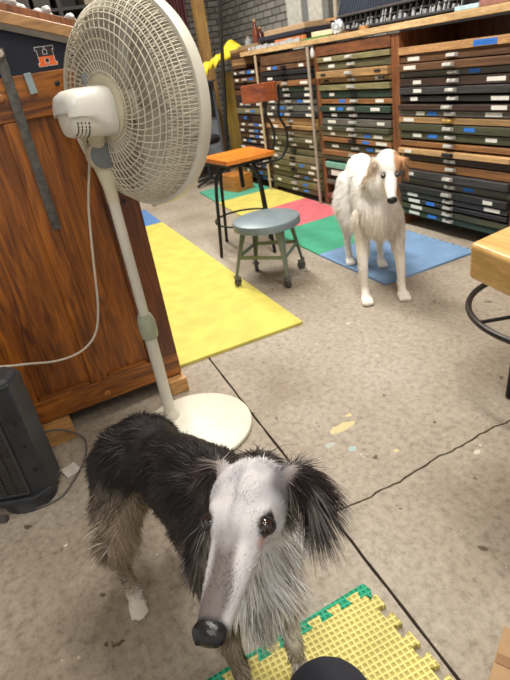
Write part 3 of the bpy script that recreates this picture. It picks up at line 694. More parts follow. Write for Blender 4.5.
for q in range(4):
    m=HMB(); na,nr=9,8
    for i in range(nr):
        r_=.036+.20*i/(nr-1); wdt=(.45+.55*math.sin(PI*min(1,.25+i/(nr-1)*.62)))*1.15
        for j in range(na):
            s_=j/(na-1)-.5; an=q*PI/2+.3+s_*wdt+i*.05; h=.060*s_*(1-.35*i/(nr-1))
            m.v.append(tuple(pt(r_,h,an)))
    m.f=[(i*na+j,(i+1)*na+j,(i+1)*na+j+1,i*na+j+1) for i in range(nr-1) for j in range(na-1)]
    b=m.build('blade',BM,fan,smooth=True); b.modifiers.new('s','SOLIDIFY').thickness=.0022
MB().tube(bez([hp(Hc-a_*.10-u_*.052),(-1.575,.245,.93),(-1.655,.215,.78),(-1.66,.18,.60),(-1.66,.155,.47),(-1.655,.12,.385),(-1.65,.06,.345),(-1.64,-.02,.345),(-1.63,-.12,.375),(-1.62,-.25,.40),(-1.60,-.5,.35),(-1.6,-.8,.01)],8),.0036,8).build('power_cord',M('cord_white',(206,196,178),.5),fan,smooth=True)
# ------------------------------------------------------------------ heater
def heater():
    t=thing('space_heater','dusty black tower space heater with a slatted grille at the left','heater',(-1.46,-.22,0))
    hb=M('heater_black',(46,49,54),.35,var=.3,scale=20); hg=M('heater_grey',(56,58,62),.45,var=.2); 
    # local frame: front dir f (grille), side dir s ; front faces towards camera and left
    f=Vector((.93,-.36,0)).normalized(); s=Vector((.36,.93,0)).normalized(); o=Vector((-1.49,-.225,0))
    H=.42
    def P(a,b,z): return o+f*a+s*b+Vector((0,0,z))
    def body(poly,z0,z1,sc1=1.0,nm='b',mat=hb,bev=.006,lean=0):
        vs=[P(a,b,z0) for a,b in poly]+[P(a*sc1+lean,b*sc1,z1) for a,b in poly]; n=len(poly)
        return MB().add(vs,[tuple(range(n-1,-1,-1)),tuple(range(n,2*n))]+[(i,(i+1)%n,n+(i+1)%n,n+i) for i in range(n)]).build(nm,mat,t,bevel=bev)
    body([(-.06,-.09),(.045,-.09),(.055,-.06),(.055,.045),(.025,.085),(-.05,.095),(-.07,.06),(-.075,-.06)],.045,H,1.0,'body')
    body([(-.055,-.085),(.06,-.085),(.07,-.05),(.07,.05),(.035,.085),(-.05,.092),(-.07,.05)],.028,.052,.98,'lower_band',hb,.004)
    pts=[(.075*math.cos(k*PI/12),.082*math.sin(k*PI/12)) for k in range(24)]
    body(pts,0,.03,.92,'base',hg,.003)
    body([(-.06,-.088),(.043,-.088),(.052,-.06),(.052,.045),(.022,.085),(-.05,.09),(-.07,.055),(-.07,-.055)],H,H+.012,.9,'top_cap',hg,.003)
    # grille: recessed backing + slats
    m=MB(); 
    def bx(a0,a1,b0,b1,z0,z1,mb):
        vs=[P(a,b,z) for z in (z0,z1) for a,b in ((a0,b0),(a1,b0),(a1,b1),(a0,b1))]
        mb.add(vs,[(0,3,2,1),(4,5,6,7),(0,1,5,4),(1,2,6,5),(2,3,7,6),(3,0,4,7)])
    bx(.0552,.0575,-.062,.028,.07,.38,m); m.build('grille_back',M('grille_brown',(104,88,72),.6,.2,var=.2),t)
    m=MB()
    n=38
    for q in range(n): z=.075+.30*q/(n-1); bx(.0578,.0605,-.062,.028,z,z+.0035,m)
    for b in (-.062,-.032,-.002,.026): bx(.0576,.0625,b,b+.002,.07,.38,m)
    m.build('grille_slats',hb,t)
    m=MB(); bx(.0555,.064,-.068,-.062,.062,.388,m); bx(.0555,.064,.029,.036,.062,.388,m); bx(.0555,.064,-.062,.029,.062,.07,m); bx(.0555,.064,-.062,.029,.38,.388,m); m.build('grille_frame',hg,t,bevel=.001)
    m=MB()
    for z in (.13,.22,.30): m.ell(tuple(P(.042,.068,z)),(tuple(f*.003),tuple(s*.004),(0,0,.005)),8,6)
    m.build('screw_hole',M('hole',(12,12,12),.8),t)
    cd=M('cord_grey',(96,92,86),.5)
    MB().tube(bez([(-1.47,-.30,.012),(-1.435,-.262,.006),(-1.415,-.20,.005),(-1.425,-.14,.005),(-1.47,-.10,.005),(-1.54,-.055,.005),(-1.62,-.028,.006),(-1.69,-.03,.012),(-1.70,-.09,.064),(-1.69,-.16,.08),(-1.62,-.20,.09),(-1.555,-.215,.09)],8),.0034,7).build('power_cord',cd,t,smooth=True)
    m=MB(); m.tube([P(.085,-.085,.010),P(.092,-.045,.010)],[.009,.011],8); m.build('cord_plug',M('plug_grey',(70,68,64),.5),t,smooth=True)
    MB().tube(bez([P(.0,-.09,.008),P(.02,-.14,.006),P(.0,-.22,.006),P(.03,-.4,.006)],6),.0032,7).build('power_cord',cd,t,smooth=True)
heater()
rotbox('paper_card','small white card lying on the floor beside the heater','card',(-1.535,-.095,.004),(.055,.05,.006),.3,M('card_white',(208,206,198),.6),bev=.001)
# ------------------------------------------------------------------ grey round stool on casters
GS=M('stool_grey',(124,138,144),.4,.2,var=.12,scale=14); GSl=M('stool_green_grey',(112,122,108),.45,.2,var=.15); 
SC=Vector((-2.50,1.19,0))
t=thing('rolling_stool','round grey metal stool on casters at the yellow mat edge','stool',tuple(SC))
MB().lathe([(0,.352),(.168,.352),(.176,.348),(.179,.340),(.179,.312),(.176,.310),(.172,.314),(.172,.342),(0,.344)],tuple(SC),n=56).build('seat',GS,t,smooth=True)
feet=[(-2.525,.976),(-2.324,1.19),(-2.52,1.395),(-2.705,1.183)]
cx=sum(p[0] for p in feet)/4; cy=sum(p[1] for p in feet)/4
tops=[]
for i,(fx,fy) in enumerate(feet):
    d=Vector((fx-cx,fy-cy,0)).normalized(); tp=SC+d*.145+Vector((0,0,.33)); fz=.014 if i==0 else 0; bt=Vector((fx,fy,.058+fz)); tops.append((tp,bt))
    s=Vector((-d.y,d.x,0)); m=MB()
    # folded sheet leg: V section, wide on top
    sec=[]
    for p,w1,dd in ((tp,.034,.016),(tp.lerp(bt,.25),.024,.014),(tp.lerp(bt,.6),.016,.010),(bt,.012,.008)):
        sec.append([p-s*w1-d*dd,p+d*.004,p+s*w1-d*dd,p+s*(w1-.003)-d*(dd+.002),p-d*.001,p-s*(w1-.003)-d*(dd+.002)])
    for ssec in sec: m.v+=[tuple(x) for x in ssec]
    for a in range(3):
        for k in range(6): m.f.append((a*6+k,a*6+(k+1)%6,(a+1)*6+(k+1)%6,(a+1)*6+k))
    m.f+=[(5,4,3,2,1,0),(18,19,20,21,22,23)]
    lg=m.build('leg',GSl,t,bevel=.001)
    c=MB(); ax=Vector((math.cos(i*1.3+.5),math.sin(i*1.3+.5),0)); wc=Vector((fx,fy,.0238+fz))+Vector((-ax.y,ax.x,0))*.012
    c.lathe([(0,-.011),(.018,-.011),(.0235,-.007),(.0235,.007),(.018,.011),(0,.011)],tuple(wc),tuple(ax),20)
    cs=c.build('caster',M('caster_grey',(74,76,76),.45),t,smooth=True)
    MB().cyl((fx,fy,.045+fz),(fx,fy,.065+fz),.010,n=10).box(tuple(wc+Vector((-.015,-.015,.018))),tuple(wc+Vector((.015,.015,.028)))).build('caster_fork',M('steel_dull',(120,120,116),.35,.6),cs)
m=MB()
for i in range(4):
    a=tops[i][0].lerp(tops[i][1],.60); b=tops[(i+1)%4][0].lerp(tops[(i+1)%4][1],.60)
    d=(b-a).normalized(); n_=Vector((-d.y,d.x,0))
    vs=[a-n_*.002-Vector((0,0,.010)),b-n_*.002-Vector((0,0,.010)),b-n_*.002+Vector((0,0,.010)),a-n_*.002+Vector((0,0,.010)),a+n_*.002-Vector((0,0,.010)),b+n_*.002-Vector((0,0,.010)),b+n_*.002+Vector((0,0,.010)),a+n_*.002+Vector((0,0,.010))]
    MB().add(vs,[(0,1,2,3),(7,6,5,4),(0,4,5,1),(1,5,6,2),(2,6,7,3),(3,7,4,0)]).build('stretcher',GSl,t)
# ------------------------------------------------------------------ bar stool
BK=M('black_rod',(24,24,26),.4,.3)
t=thing('bar_stool','tall stool with an orange wooden seat, curved back and black rod legs','stool',(-3.10,1.34,0))
seat=wood('seat_orange',(184,90,16),(232,142,44),(16,1.6,16),.3)
zs=.585
cor=[(-3.27,1.165),(-2.91,1.19),(-2.91,1.50),(-3.27,1.51)]
m=MB(); m.prism(cor,zs-.012,zs+.016); m.build('seat',seat,t,bevel=.005,seg=3)
m=MB(); m.prism([(x*.9+-3.09*.1,y*.9+1.35*.1) for x,y in cor],zs-.03,zs-.0125); m.build('seat_frame',BK,t)
def arch(p,q,rise,lean):
    p=Vector(p); q=Vector(q); tp=Vector((*( (p+q)/2 )[:2],0)); pts=[p]
    a=p.lerp(Vector((*lean,0)),.0)
    return None
feet=[(-3.077,1.117),(-2.881,1.402),(-3.36,1.278),(-3.154,1.515)]
ctr=Vector((-3.09,1.345,0))
def leg(fx,fy):
    f=Vector((fx,fy,0)); d=(f-ctr); return f,d
prs=[(0,1),(2,3)]
for (i,j) in prs:
    f1=Vector((*feet[i],.006)); f2=Vector((*feet[j],.006))
    s1=f1.lerp(Vector((ctr.x,ctr.y,0)),.20); s2=f2.lerp(Vector((ctr.x,ctr.y,0)),.20); s1.z=s2.z=.43
    m_=(s1+s2)/2; 
    path=bez([f1,f1.lerp(s1,.5),s1,s1.lerp(m_,.22)+Vector((0,0,.090)),m_+Vector((0,0,.126)),s2.lerp(m_,.22)+Vector((0,0,.090)),s2,f2.lerp(s2,.5),f2],6)
    h=len(path)//2
    MB().tube(path[:h+1],.0105,10).build('leg',BK,t,smooth=True); MB().tube(path[h:],.0105,10).build('leg',BK,t,smooth=True)
MB().tube([ (ctr.x+.205*math.cos(2*PI*k/48)-.03,ctr.y+.195*math.sin(2*PI*k/48)-.0,.20) for k in range(48)],.0065,8,closed=True).build('foot_ring',BK,t,smooth=True)
MB().cyl((ctr.x,ctr.y,.40),(ctr.x,ctr.y,.56),.013,n=12).build('centre_screw',BK,t,smooth=True)
for sx in (-3.035,-2.875):
    MB().tube(bez([(sx,1.36,zs-.034),(sx,1.48,zs-.034),(sx+.008,1.53,zs-.015),(sx+.012,1.565,zs+.04),(sx+.0,1.575,zs+.12),(sx-.02,1.55,zs+.20),(sx-.025,1.562,zs+.28),(sx-.02,1.568,zs+.36)],6),.0075,10).build('back_support',BK,t,smooth=True)
m=MB(); n=18
for z in (.862,.962):
    for k in range(n+1):
        s=k/n*2-1; m.v.append((-2.975+.215*s,1.530-.075*s*s+.012,z+.008*s))
    for k in range(n,-1,-1):
        s=k/n*2-1; m.v.append((-2.975+.215*s,1.530-.075*s*s+.024,z+.008*s))
q=2*(n+1)
m.f=[tuple(range(q-1,-1,-1)),tuple(range(q,2*q))]+[(k,(k+1)%q,q+(k+1)%q,q+k) for k in range(q)]
m.build('backrest',wood('back_wood',(104,48,20),(170,92,48),(2,8,14),.22),t,bevel=.004,smooth=False)
# ------------------------------------------------------------------ butcher block table at right
bw=wood('butcher_block',(190,146,82),(222,182,118),(3,12,16),.4,4,.05)
t=thing('block_table','thick pale butcher block table corner at the right edge','table',(-.5,1.1,0))
ang=math.radians(-9)
cz=.70; th=.082
c0=Vector((-.777,.824,0)); ex=Vector((math.cos(ang),math.sin(ang),0)); ey=Vector((-math.sin(ang)*.9,math.cos(ang),0))
ex=Vector((.987,-.160,0)); ey=Vector((-.125,.992,0))
pl=[c0,c0+ex*.6,c0+ex*.6+ey*.6,c0+ey*.6]
MB().prism([(p.x,p.y) for p in pl],cz-th,cz).build('table_top',bw,t,bevel=.012,seg=4)
for a,b in ((.1,.1),(.5,.1),(.5,.5),(.1,.5)):
    pass
cc=c0+ex*.3+ey*.3
m=MB().cyl((cc.x,cc.y,.04),(cc.x,cc.y,cz-th-.001),.03,n=20); m.build('pedestal',BK,t,smooth=True)
MB().lathe([(.0,0),(.22,0),(.22,.02),(.05,.05),(0,.05)],(cc.x,cc.y,0),n=40).build('base',BK,t,smooth=True)
t=thing('ring_stool','dark metal stool with a round foot ring, partly under the block table','stool',(-.93,1.41,0))
RD=M('ring_dark',(52,48,46),.35,.5)
MB().tube([(-.93+.285*math.cos(2*PI*k/64),1.41+.285*math.sin(2*PI*k/64),.30) for k in range(64)],.010,8,closed=True).build('foot_ring',RD,t,smooth=True)
for k in range(4):
    a=k*PI/2+1.2; MB().tube([(-.93+.14*math.cos(a),1.41+.14*math.sin(a),.43),(-.93+.15*math.cos(a),1.41+.15*math.sin(a),.30),(-.93+.165*math.cos(a),1.41+.165*math.sin(a),.004)],.011,8).build('leg',BK,t,smooth=True)
    MB().cyl((-.93+.15*math.cos(a),1.41+.15*math.sin(a),.30),(-.93+.28*math.cos(a),1.41+.28*math.sin(a),.30),.006,n=8).build('ring_bracket',BK,t,smooth=True)
MB().lathe([(0,.432),(.20,.432),(.21,.44),(.21,.455),(.20,.465),(0,.468)],(-.93,1.41,0),n=40).build('seat',BK,t,smooth=True)
# cardboard box corner
t=thing('cardboard_box','brown cardboard box corner on the floor at bottom right','box',(-.33,.58,0))
kb=M('kraft_box',(170,136,98),.75,var=.06)
m=MB(); Rz=rz(.5); c=(-.32,.58,.03)
m.box((-.41,.51,0),(-.23,.65,.050),Rz,c); m.build('carton',kb,t,bevel=.001)
m=MB(); m.box((-.408,.57,.0505),(-.232,.59,.0515),Rz,c); m.build('tape',M('tape_brown',(140,104,66),.3),t)
# ------------------------------------------------------------------ animals
def basis(h,l):
    h=np.array(h,float); h/=np.linalg.norm(h); l=np.array(l,float); l-=h*l.dot(h); l/=np.linalg.norm(l); u=np.cross(h,l); return np.array([h,l,u])
def chain(mb,pts,rad,B=None,k=6,n=14,m=9):
    """overlapping ellipsoids along a polyline; rad entries are r or (r_h,r_l,r_u) in basis B"""
    B=np.eye(3) if B is None else B
    for i in range(len(pts)-1):
        p=np.array(pts[i],float); q=np.array(pts[i+1],float); r0=np.array(rad[i],float)*np.ones(3); r1=np.array(rad[i+1],float)*np.ones(3)
        steps=max(2,int(np.linalg.norm(q-p)/(min(r0.min(),r1.min())*.35)))
        for s in range(steps+1):
            t=s/steps; r_=r0*(1-t)+r1*t; mb.ell(p*(1-t)+q*t,B*r_[:,None],n,m)
def organic(mb,name,parent,mat,voxel,smooth,colf):
    me=bpy.data.meshes.new('tmp'); off=np.array(ROOT(parent)); me.from_pydata([tuple(np.array(v)-off) for v in mb.v],[],mb.f)
    o=bpy.data.objects.new('tmp',me); COL.objects.link(o)
    md=o.modifiers.new('r','REMESH'); md.mode='VOXEL'; md.voxel_size=voxel
    md=o.modifiers.new('s','SMOOTH'); md.factor=.5; md.iterations=smooth
    dg=bpy.context.evaluated_depsgraph_get(); dg.update()
    nm=bpy.data.meshes.new_from_object(o.evaluated_get(dg)); bpy.data.objects.remove(o); nm.name=name
    no=bpy.data.objects.new(name,nm); COL.objects.link(no); no.parent=parent
    for p in nm.polygons: p.use_smooth=True
    nm.materials.clear(); nm.materials.append(mat)
    V=np.empty(len(nm.vertices)*3); nm.vertices.foreach_get('co',V); V=V.reshape(-1,3)+off
    Nn=np.empty(len(nm.vertices)*3); nm.vertices.foreach_get('normal',Nn); Nn=Nn.reshape(-1,3)
    c=np.ones((len(V),4)); c[:,:3]=colf(V,Nn)
    at=nm.color_attributes.new('Col','FLOAT_COLOR','POINT'); at.data.foreach_set('color',c.ravel())
    nm.calc_loop_triangles(); T=np.empty(len(nm.loop_triangles)*3,int); nm.loop_triangles.foreach_get('vertices',T)
    return no,V,Nn,T.reshape(-1,3)
def nrm(a): return a/np.maximum(1e-9,np.linalg.norm(a,axis=1,keepdims=True))
def fur(name,parent,V,Nn,T,n,dens,flow,length,colf,width,mat,seed,lift=.25,grav=.6,rnd=.18,wave=.25,freq=60,segs=4,clump=0,rootdark=0,cv=.28):
    g=np.random.default_rng(seed)
    A=V[T[:,0]];B=V[T[:,1]];C=V[T[:,2]]
    ar=np.linalg.norm(np.cross(B-A,C-A),axis=1)/2; cen=(A+B+C)/3; w=ar*dens(cen,Nn[T].mean(1)); w/=w.sum()
    id_=g.choice(len(T),n,p=w); r1=np.sqrt(g.random(n));r2=g.random(n)
    a=1-r1;b=r1*(1-r2);c=r1*r2
    P=A[id_]*a[:,None]+B[id_]*b[:,None]+C[id_]*c[:,None]
    NN=nrm(Nn[T[id_,0]]*a[:,None]+Nn[T[id_,1]]*b[:,None]+Nn[T[id_,2]]*c[:,None])
    F=flow(P,NN); F=F-NN*(F*NN).sum(1,keepdims=True); F=nrm(F)
    wob=np.stack([np.sin(P@np.array(k)*freq+ph) for k,ph in (((1,.6,-.4),0),((-.5,1,.7),2),((.3,-.8,1),4))],1)
    lf=lift if np.isscalar(lift) else lift(P)[:,None]
    d=nrm(F+NN*lf+wob*wave+g.normal(0,rnd,(n,3)))
    L=length(P,NN)*g.uniform(.55,1.15,n)
    GV=np.tile(np.array([0,0,-1.]),(n,1))
    P0=P-NN*.001; pts=[P0]; cur=P0.copy()
    for s in range(segs):
        t=(s+1)/segs
        dd=d+GV*grav*t*np.minimum(1,L/.04)[:,None]+np.roll(wob,1,1)*wave*.6*t
        into=np.minimum(0,(dd*NN).sum(1,keepdims=True)-.04); dd=nrm(dd-NN*into)
        cur=cur+dd*(L/segs)[:,None]; pts.append(cur.copy())
    W=nrm(np.cross(d,NN)+g.normal(0,.25,(n,3)))
    wd_=(width if np.isscalar(width) else width(P))*np.ones(n)
    verts=np.empty((n,2*segs+1,3)); colr=np.ones((n,2*segs+1,4)); base=np.clip(colf(P,NN)*np.exp(g.normal(0,cv,(n,1))*.8)*(1+cv*.7*wob[:,:1]*wob[:,1:2]),0,.9)
    off=np.array(ROOT(parent))
    for s in range(segs+1):
        k=wd_*(1-(s/segs)**1.5)*.5
        if s<segs:
            verts[:,2*s]=pts[s]-W*k[:,None]; verts[:,2*s+1]=pts[s]+W*k[:,None]; colr[:,2*s,:3]=colr[:,2*s+1,:3]=base
        else: verts[:,2*s]=pts[s]; colr[:,2*s,:3]=base
    verts=verts.reshape(-1,3)-off
    nv=2*segs+1; st=(np.arange(n)*nv)[:,None]
    quads=np.concatenate([st+np.array([2*s,2*s+1,2*s+3,2*s+2]) for s in range(segs-1)],0) if segs>1 else np.zeros((0,4),int)
    tris=st+np.array([2*(segs-1),2*(segs-1)+1,2*segs])
    me=bpy.data.meshes.new(name); me.vertices.add(len(verts)); me.vertices.foreach_set('co',verts.ravel())
    loops=np.concatenate([quads.ravel(),tris.ravel()]); me.loops.add(len(loops)); me.loops.foreach_set('vertex_index',loops.astype(np.int32))
    ls=np.concatenate([np.arange(len(quads))*4,len(quads)*4+np.arange(len(tris))*3]); me.polygons.add(len(ls)); me.polygons.foreach_set('loop_start',ls.astype(np.int32))
    me.update(calc_edges=True)
    me.polygons.foreach_set('use_smooth',np.ones(len(ls),bool))
    at=me.color_attributes.new('Col','FLOAT_COLOR','POINT'); at.data.foreach_set('color',colr.reshape(-1,4).ravel())
    me.materials.append(mat); o=bpy.data.objects.new(name,me); COL.objects.link(o); o.parent=parent; return o
def smooth01(x): x=np.clip(x,0,1); return x*x*(3-2*x)
def mixc(a,b,t): return a*(1-t[:,None])+b*t[:,None]
def nz(P,f,s=0): return .5+.25*(np.sin(P[:,0]*f+s)+np.sin(P[:,1]*f*1.3+s*2+P[:,0]*f*.5)*np.sin(P[:,2]*f*.9+1.3*s))
SKIN=vcol('dog_coat',.6,.25); HAIR=vcol('dog_fur',.5,.3)
def arr(c): return np.array(s2l(c))
# ---- dark silken dog in front --------------------------------------------------
def dark_dog():
    root=thing('dog','dark grey and black long-haired sighthound with a white face looking up','dog',(-.75,.12,0))
    E0=np.array((-.4125,.1145,.656)); B=basis((.782,-.622,.045),(.62,.785,0)); h,l,u=B
    def L(x,y,z): return E0+h*x+l*y+u*z
    def loc(P): return (P-E0)@B.T
    mb=MB()
    # skull + muzzle
    mb.ell(L(-.040,0,-.006),B*np.array((.054,.046,.041))[:,None],24,16)
    mb.ell(L(-.014,0,-.002),B*np.array((.055,.038,.029))[:,None],24,16)
    chain(mb,[L(-.02,0,-.010),L(.03,0,-.012),L(.075,0,-.014),(L(.118,0,-.016))],[(.03,.034,.027),(.03,.0275,.0235),(.02,.0215,.0195),(.014,.0165,.0155)],B)
    chain(mb,[L(-.04,0,-.030),L(.03,0,-.034),L(.085,0,-.034),L(.108,0,-.034)],[(.02,.026,.018),(.02,.020,.012),(.012,.013,.008),(.008,.010,.006)],B)
    for s in (-1,1):
        mb.ell(L(-.035,s*.030,-.022),B*np.array((.032,.014,.022))[:,None])      # cheek
        mb.ell(L(-.006,s*.026,.012),B*np.array((.018,.010,.009))[:,None])       # brow
        # ear: flap folded back and down
        chain(mb,[L(-.070,s*.036,.004),L(-.086,s*.052,-.004),L(-.092,s*.064,-.024),L(-.086,s*.068,-.058)],[(.014,.010,.012),(.016,.009,.014),(.018,.008,.018),(.012,.006,.014)],B)
    # neck
    chain(mb,[L(-.075,0,-.02),(-.545,.19,.565),(-.60,.19,.49),(-.66,.18,.44)],[.036,.046,.060,.078])
    # trunk
    chain(mb,[(-.63,.175,.40),(-.70,.16,.405),(-.78,.135,.405),(-.86,.108,.41),(-.92,.088,.42),(-.955,.08,.415)],[(.085,.082,.115),(.085,.085,.12),(.08,.078,.105),(.07,.064,.082),(.065,.068,.082),(.05,.056,.066)])
    mb.ell((-.575,.17,.36),((.06,0,0),(0,.07,0),(0,0,.10)))
    mb.ell((-.925,.07,.415),((.075,0,0),(0,.088,0),(0,0,.075)))
    # front legs
    for (sx,sy) in ((-.60,.105),(-.575,.215)):
        chain(mb,[(sx-.03,sy+.01,.38),(sx-.045,sy,.29),(sx-.02,sy,.16),(sx-.01,sy,.06),(sx+.01,sy,.035)],[.045,.032,.020,.015,.019])
        for q in (-1,0,1): chain(mb,[(sx,sy+q*.010,.033),(sx+.035,sy+q*.013,.0245)],[.011,.010])
    # hind legs (right, near; left behind)
    for sy,dx in ((-.005,0),(.135,-.02)):
        s_=-1 if sy<.05 else 1
        chain(mb,[(-.935+dx,.07+s_*.040,.395),(-.915+dx,.065+s_*.062,.31),(-.90+dx,.05+s_*.072,.245)],[.064,.052,.036])
        chain(mb,[(-.90+dx,.045+s_*.075,.245),(-.955+dx,.04+s_*.075,.165),(-.985+dx,.04+s_*.072,.125)],[.038,.025,.019])
        chain(mb,[(-.985+dx,.04+s_*.072,.125),(-.945+dx,.04+s_*.072,.055),(-.925+dx,.04+s_*.072,.025)],[.019,.016,.017])
        for q,e_ in ((-1.5,.008),(-.5,0),(.5,0),(1.5,.008)): chain(mb,[(-.93+dx,.04+s_*.072+q*.005,.018),(-.905+dx-e_,.038+s_*.072+q*.0095,.016),(-.885+dx-e_,.038+s_*.072+q*.0105,.0085)],[.0095,.0075,.0068])
    # tail tucked low
    chain(mb,[(-.985,.08,.41),(-1.02,.08,.33),(-1.02,.09,.22),(-.97,.10,.15)],[.022,.014,.011,.008])
    black=arr((25,22,24)); dkbr=arr((48,42,42)); grey=arr((150,142,134)); beige=arr((156,140,122)); cream=arr((206,198,186)); white=arr((196,193,194)); muz=arr((88,79,76)); pink=arr((196,142,126))
    dark=arr((70,66,66))
    def col(P,Nn):
        q=loc(P); hd=smooth01((q[:,0]+.115)/.03)*smooth01((.085-np.linalg.norm(q*np.array((.35,1,1)),axis=1))/.02)
        n=nz(P,90)
        # body
        z=P[:,2]; low=smooth01((.41+.03*(n-.5)*2-z)/.10)
        rear=smooth01((-.80-P[:,0])/.08)
        bodyc=mixc(np.tile(black,(len(P),1)),np.tile(beige,(len(P),1))*(.6+.5*n[:,None]),low*(.35+.65*rear))
        bodyc=mixc(bodyc,np.tile(dkbr,(len(P),1)),(1-low)*.5*n)
        chest=smooth01((P[:,0]+.62)/.05)*smooth01((.52-z)/.05)
        bodyc=mixc(bodyc,mixc(np.tile(arr((150,140,126)),(len(P),1)),np.tile(arr((236,231,222)),(len(P),1)),smooth01((nz(P,45,1.)-.30)/.3)),chest)
        paw=smooth01((.07-z)/.04); bodyc=mixc(bodyc,np.tile(cream,(len(P),1)),paw)
        ll=smooth01((.20-z)/.06)*rear*(1-paw)*smooth01((-.945-P[:,0])/.02); bodyc=mixc(bodyc,np.tile(dark,(len(P),1)),ll*.8)
        # head
        face=mixc(np.tile(white,(len(P),1)),np.tile(arr((168,166,170)),(len(P),1)),.75*smooth01((nz(P,150)-.4)/.3)*smooth01((.03-loc(P)[:,0])/.05))
        x,y,zz=q[:,0],q[:,1],q[:,2]
        st=smooth01((x-.005)/.05)*smooth01((.0175+.008*(n-.5)-np.abs(y+.002))/.008)*smooth01((zz+.016)/.008); face=mixc(face,np.tile(muz,(len(P),1)),st*.95)
        st2=smooth01((.006-np.abs(y+.003))/.006)*smooth01((x+.09)/.05)*(1-smooth01((x-.03)/.03)); face=mixc(face,np.tile(arr((150,148,150)),(len(P),1)),st2*.7)
        sd=smooth01((y-.022)/.014)*smooth01((-.018-x)/.02); face=mixc(face,np.tile(arr((88,84,86)),(len(P),1)),sd*.9)
        sr=smooth01((-y-.030)/.010)*smooth01((-.03-x)/.02); face=mixc(face,np.tile(arr((140,134,132)),(len(P),1)),sr*.7)
        back=smooth01((-.075-x)/.03); face=mixc(face,np.tile(arr((158,154,154)),(len(P),1)),back*.8)
        tear=smooth01((.010-np.linalg.norm(q-np.array((.022,.026,-.006)),axis=1))/.006); face=mixc(face,np.tile(pink,(len(P),1)),tear*.7)
        for s in (-1,1):
            e=np.linalg.norm((q-np.array((.006,s*.031,.004)))*np.array((.8,1,1)),axis=1); face=mixc(face,np.tile(arr((40,32,30)),(len(P),1)),smooth01((.0145-e)/.003))
        nose=smooth01((x-.112)/.008); face=mixc(face,np.tile(arr((34,32,34)),(len(P),1)),nose*smooth01((zz+.03)/.006))
        lipl=smooth01((.0035-np.abs(zz+.0285))/.002)*smooth01((x-.03)/.02); face=mixc(face,np.tile(arr((80,70,70)),(len(P),1)),lipl*.6)
        ear=smooth01((np.abs(y)-.037)/.008)*smooth01((-.045-x)/.015)
        c=mixc(bodyc,face,hd)
        earc=mixc(np.tile(arr((140,132,128)),(len(P),1)),np.tile(arr((48,40,40)),(len(P),1)),smooth01((.015-zz)/.03))
        return mixc(c,earc,ear*smooth01((.13-np.linalg.norm(q,axis=1))/.02))
    body,V,Nn,T=organic(mb,'body',root,SKIN,.0042,5,col)
    q=loc(V)
    # regions as functions
    def headness(P):
        q=loc(P); return smooth01((q[:,0]+.10)/.03)*smooth01((.080-np.linalg.norm(q*np.array((.3,1,1)),axis=1))/.015)*(1-earness(P))
    def earness(P):
        q=loc(P); return smooth01((np.abs(q[:,1])-.039)/.008)*smooth01((-.052-q[:,0])/.015)*smooth01((.15-np.linalg.norm(q,axis=1))/.02)
    def nonose(P): q=loc(P); return 1-smooth01((q[:,0]-.108)/.006)
    def eyefree(P):
        q=loc(P); r_=np.ones(len(P))
        for s in (-1,1): r_*=smooth01((np.linalg.norm(q-np.array((.006,s*.032,.005)),axis=1)-.0105)/.004)
        return r_
    def flow(P,N_):
        q=loc(P); H=headness(P)[:,None]
        f=np.tile(np.array((-.75,-.25,-.55)),(len(P),1))
        side=np.where((P[:,1]-(.12+(P[:,0]+.8)*.25))>0,1.,-1.)[:,None]*np.array((.1,.5,0))
        f=f+side*.5
        front=smooth01((P[:,0]+.66)/.05)[:,None]; f=f*(1-front)+np.array((.05,-.05,-1.))*front
        hf=-h+l*(np.sign(q[:,1])*.25)[:,None]+u*.0
        f=f*(1-H)+hf*H
        e=earness(P)[:,None]; ef=-h*.25+l*(np.sign(q[:,1])*.28)[:,None]+np.array((0,0,-1.1)); f=f*(1-e)+ef*e
        return f
    # short face hair
    fur('face_hair',root,V,Nn,T,15000,lambda P,n_:headness(P)*nonose(P)*eyefree(P),flow,lambda P,n_:.006+.008*smooth01((-.04-loc(P)[:,0])/.04),col,.0010,HAIR,1,lift=.24,grav=0,rnd=.14,wave=.12,freq=120,segs=2,cv=.22)
    def bl(P,n_):
        z=P[:,2]; L_=.034+.022*smooth01((.40-z)/.12)*smooth01((z-.18)/.08)
        L_*=1-.55*smooth01((.14-z)/.06)-.25*smooth01((.05-z)/.02)
        fr=smooth01((P[:,0]+.65)/.06)*smooth01((z-.2)/.05); L_=L_+.030*fr
        return L_
    fur('long_coat',root,V,Nn,T,46000,lambda P,n_:(1-headness(P))*(1-earness(P)),flow,bl,col,.0017,HAIR,2,lift=.2,grav=.8,rnd=.16,wave=.42,freq=52,segs=4,cv=.75)
    # feathered ear hair
    fur('ear_feathers',root,V,Nn,T,5200,lambda P,n_:earness(P)*(1+6*smooth01((loc(P)[:,1]-.0)/.01)*0+1),flow,lambda P,n_:.040+.042*smooth01((.03-loc(P)[:,2])/.06),lambda P,n_:mixc(np.tile(arr((44,36,36)),(len(P),1)),np.tile(arr((128,120,116)),(len(P),1)),smooth01((nz(P,260)-.55)/.2)),.0010,HAIR,3,lift=.22,grav=1.7,rnd=.12,wave=.55,freq=55,segs=6,cv=.5)
    # thigh and belly feathers
    def dens(P,n_): return smooth01((-.82-P[:,0])/.04)*smooth01((P[:,2]-.10)/.05)*smooth01((.38-P[:,2])/.05)*smooth01((-P[:,1]+.06)/.04)
    fur('thigh_feathers',root,V,Nn,T,4200,dens,lambda P,n_:np.tile(np.array((-.15,-.05,-1.)),(len(P),1)),lambda P,n_:.048*np.ones(len(P)),lambda P,n_:np.tile(arr((150,132,112)),(len(P),1)),.0012,HAIR,5,lift=.2,grav=1.4,rnd=.2,wave=.3,freq=50,segs=4)
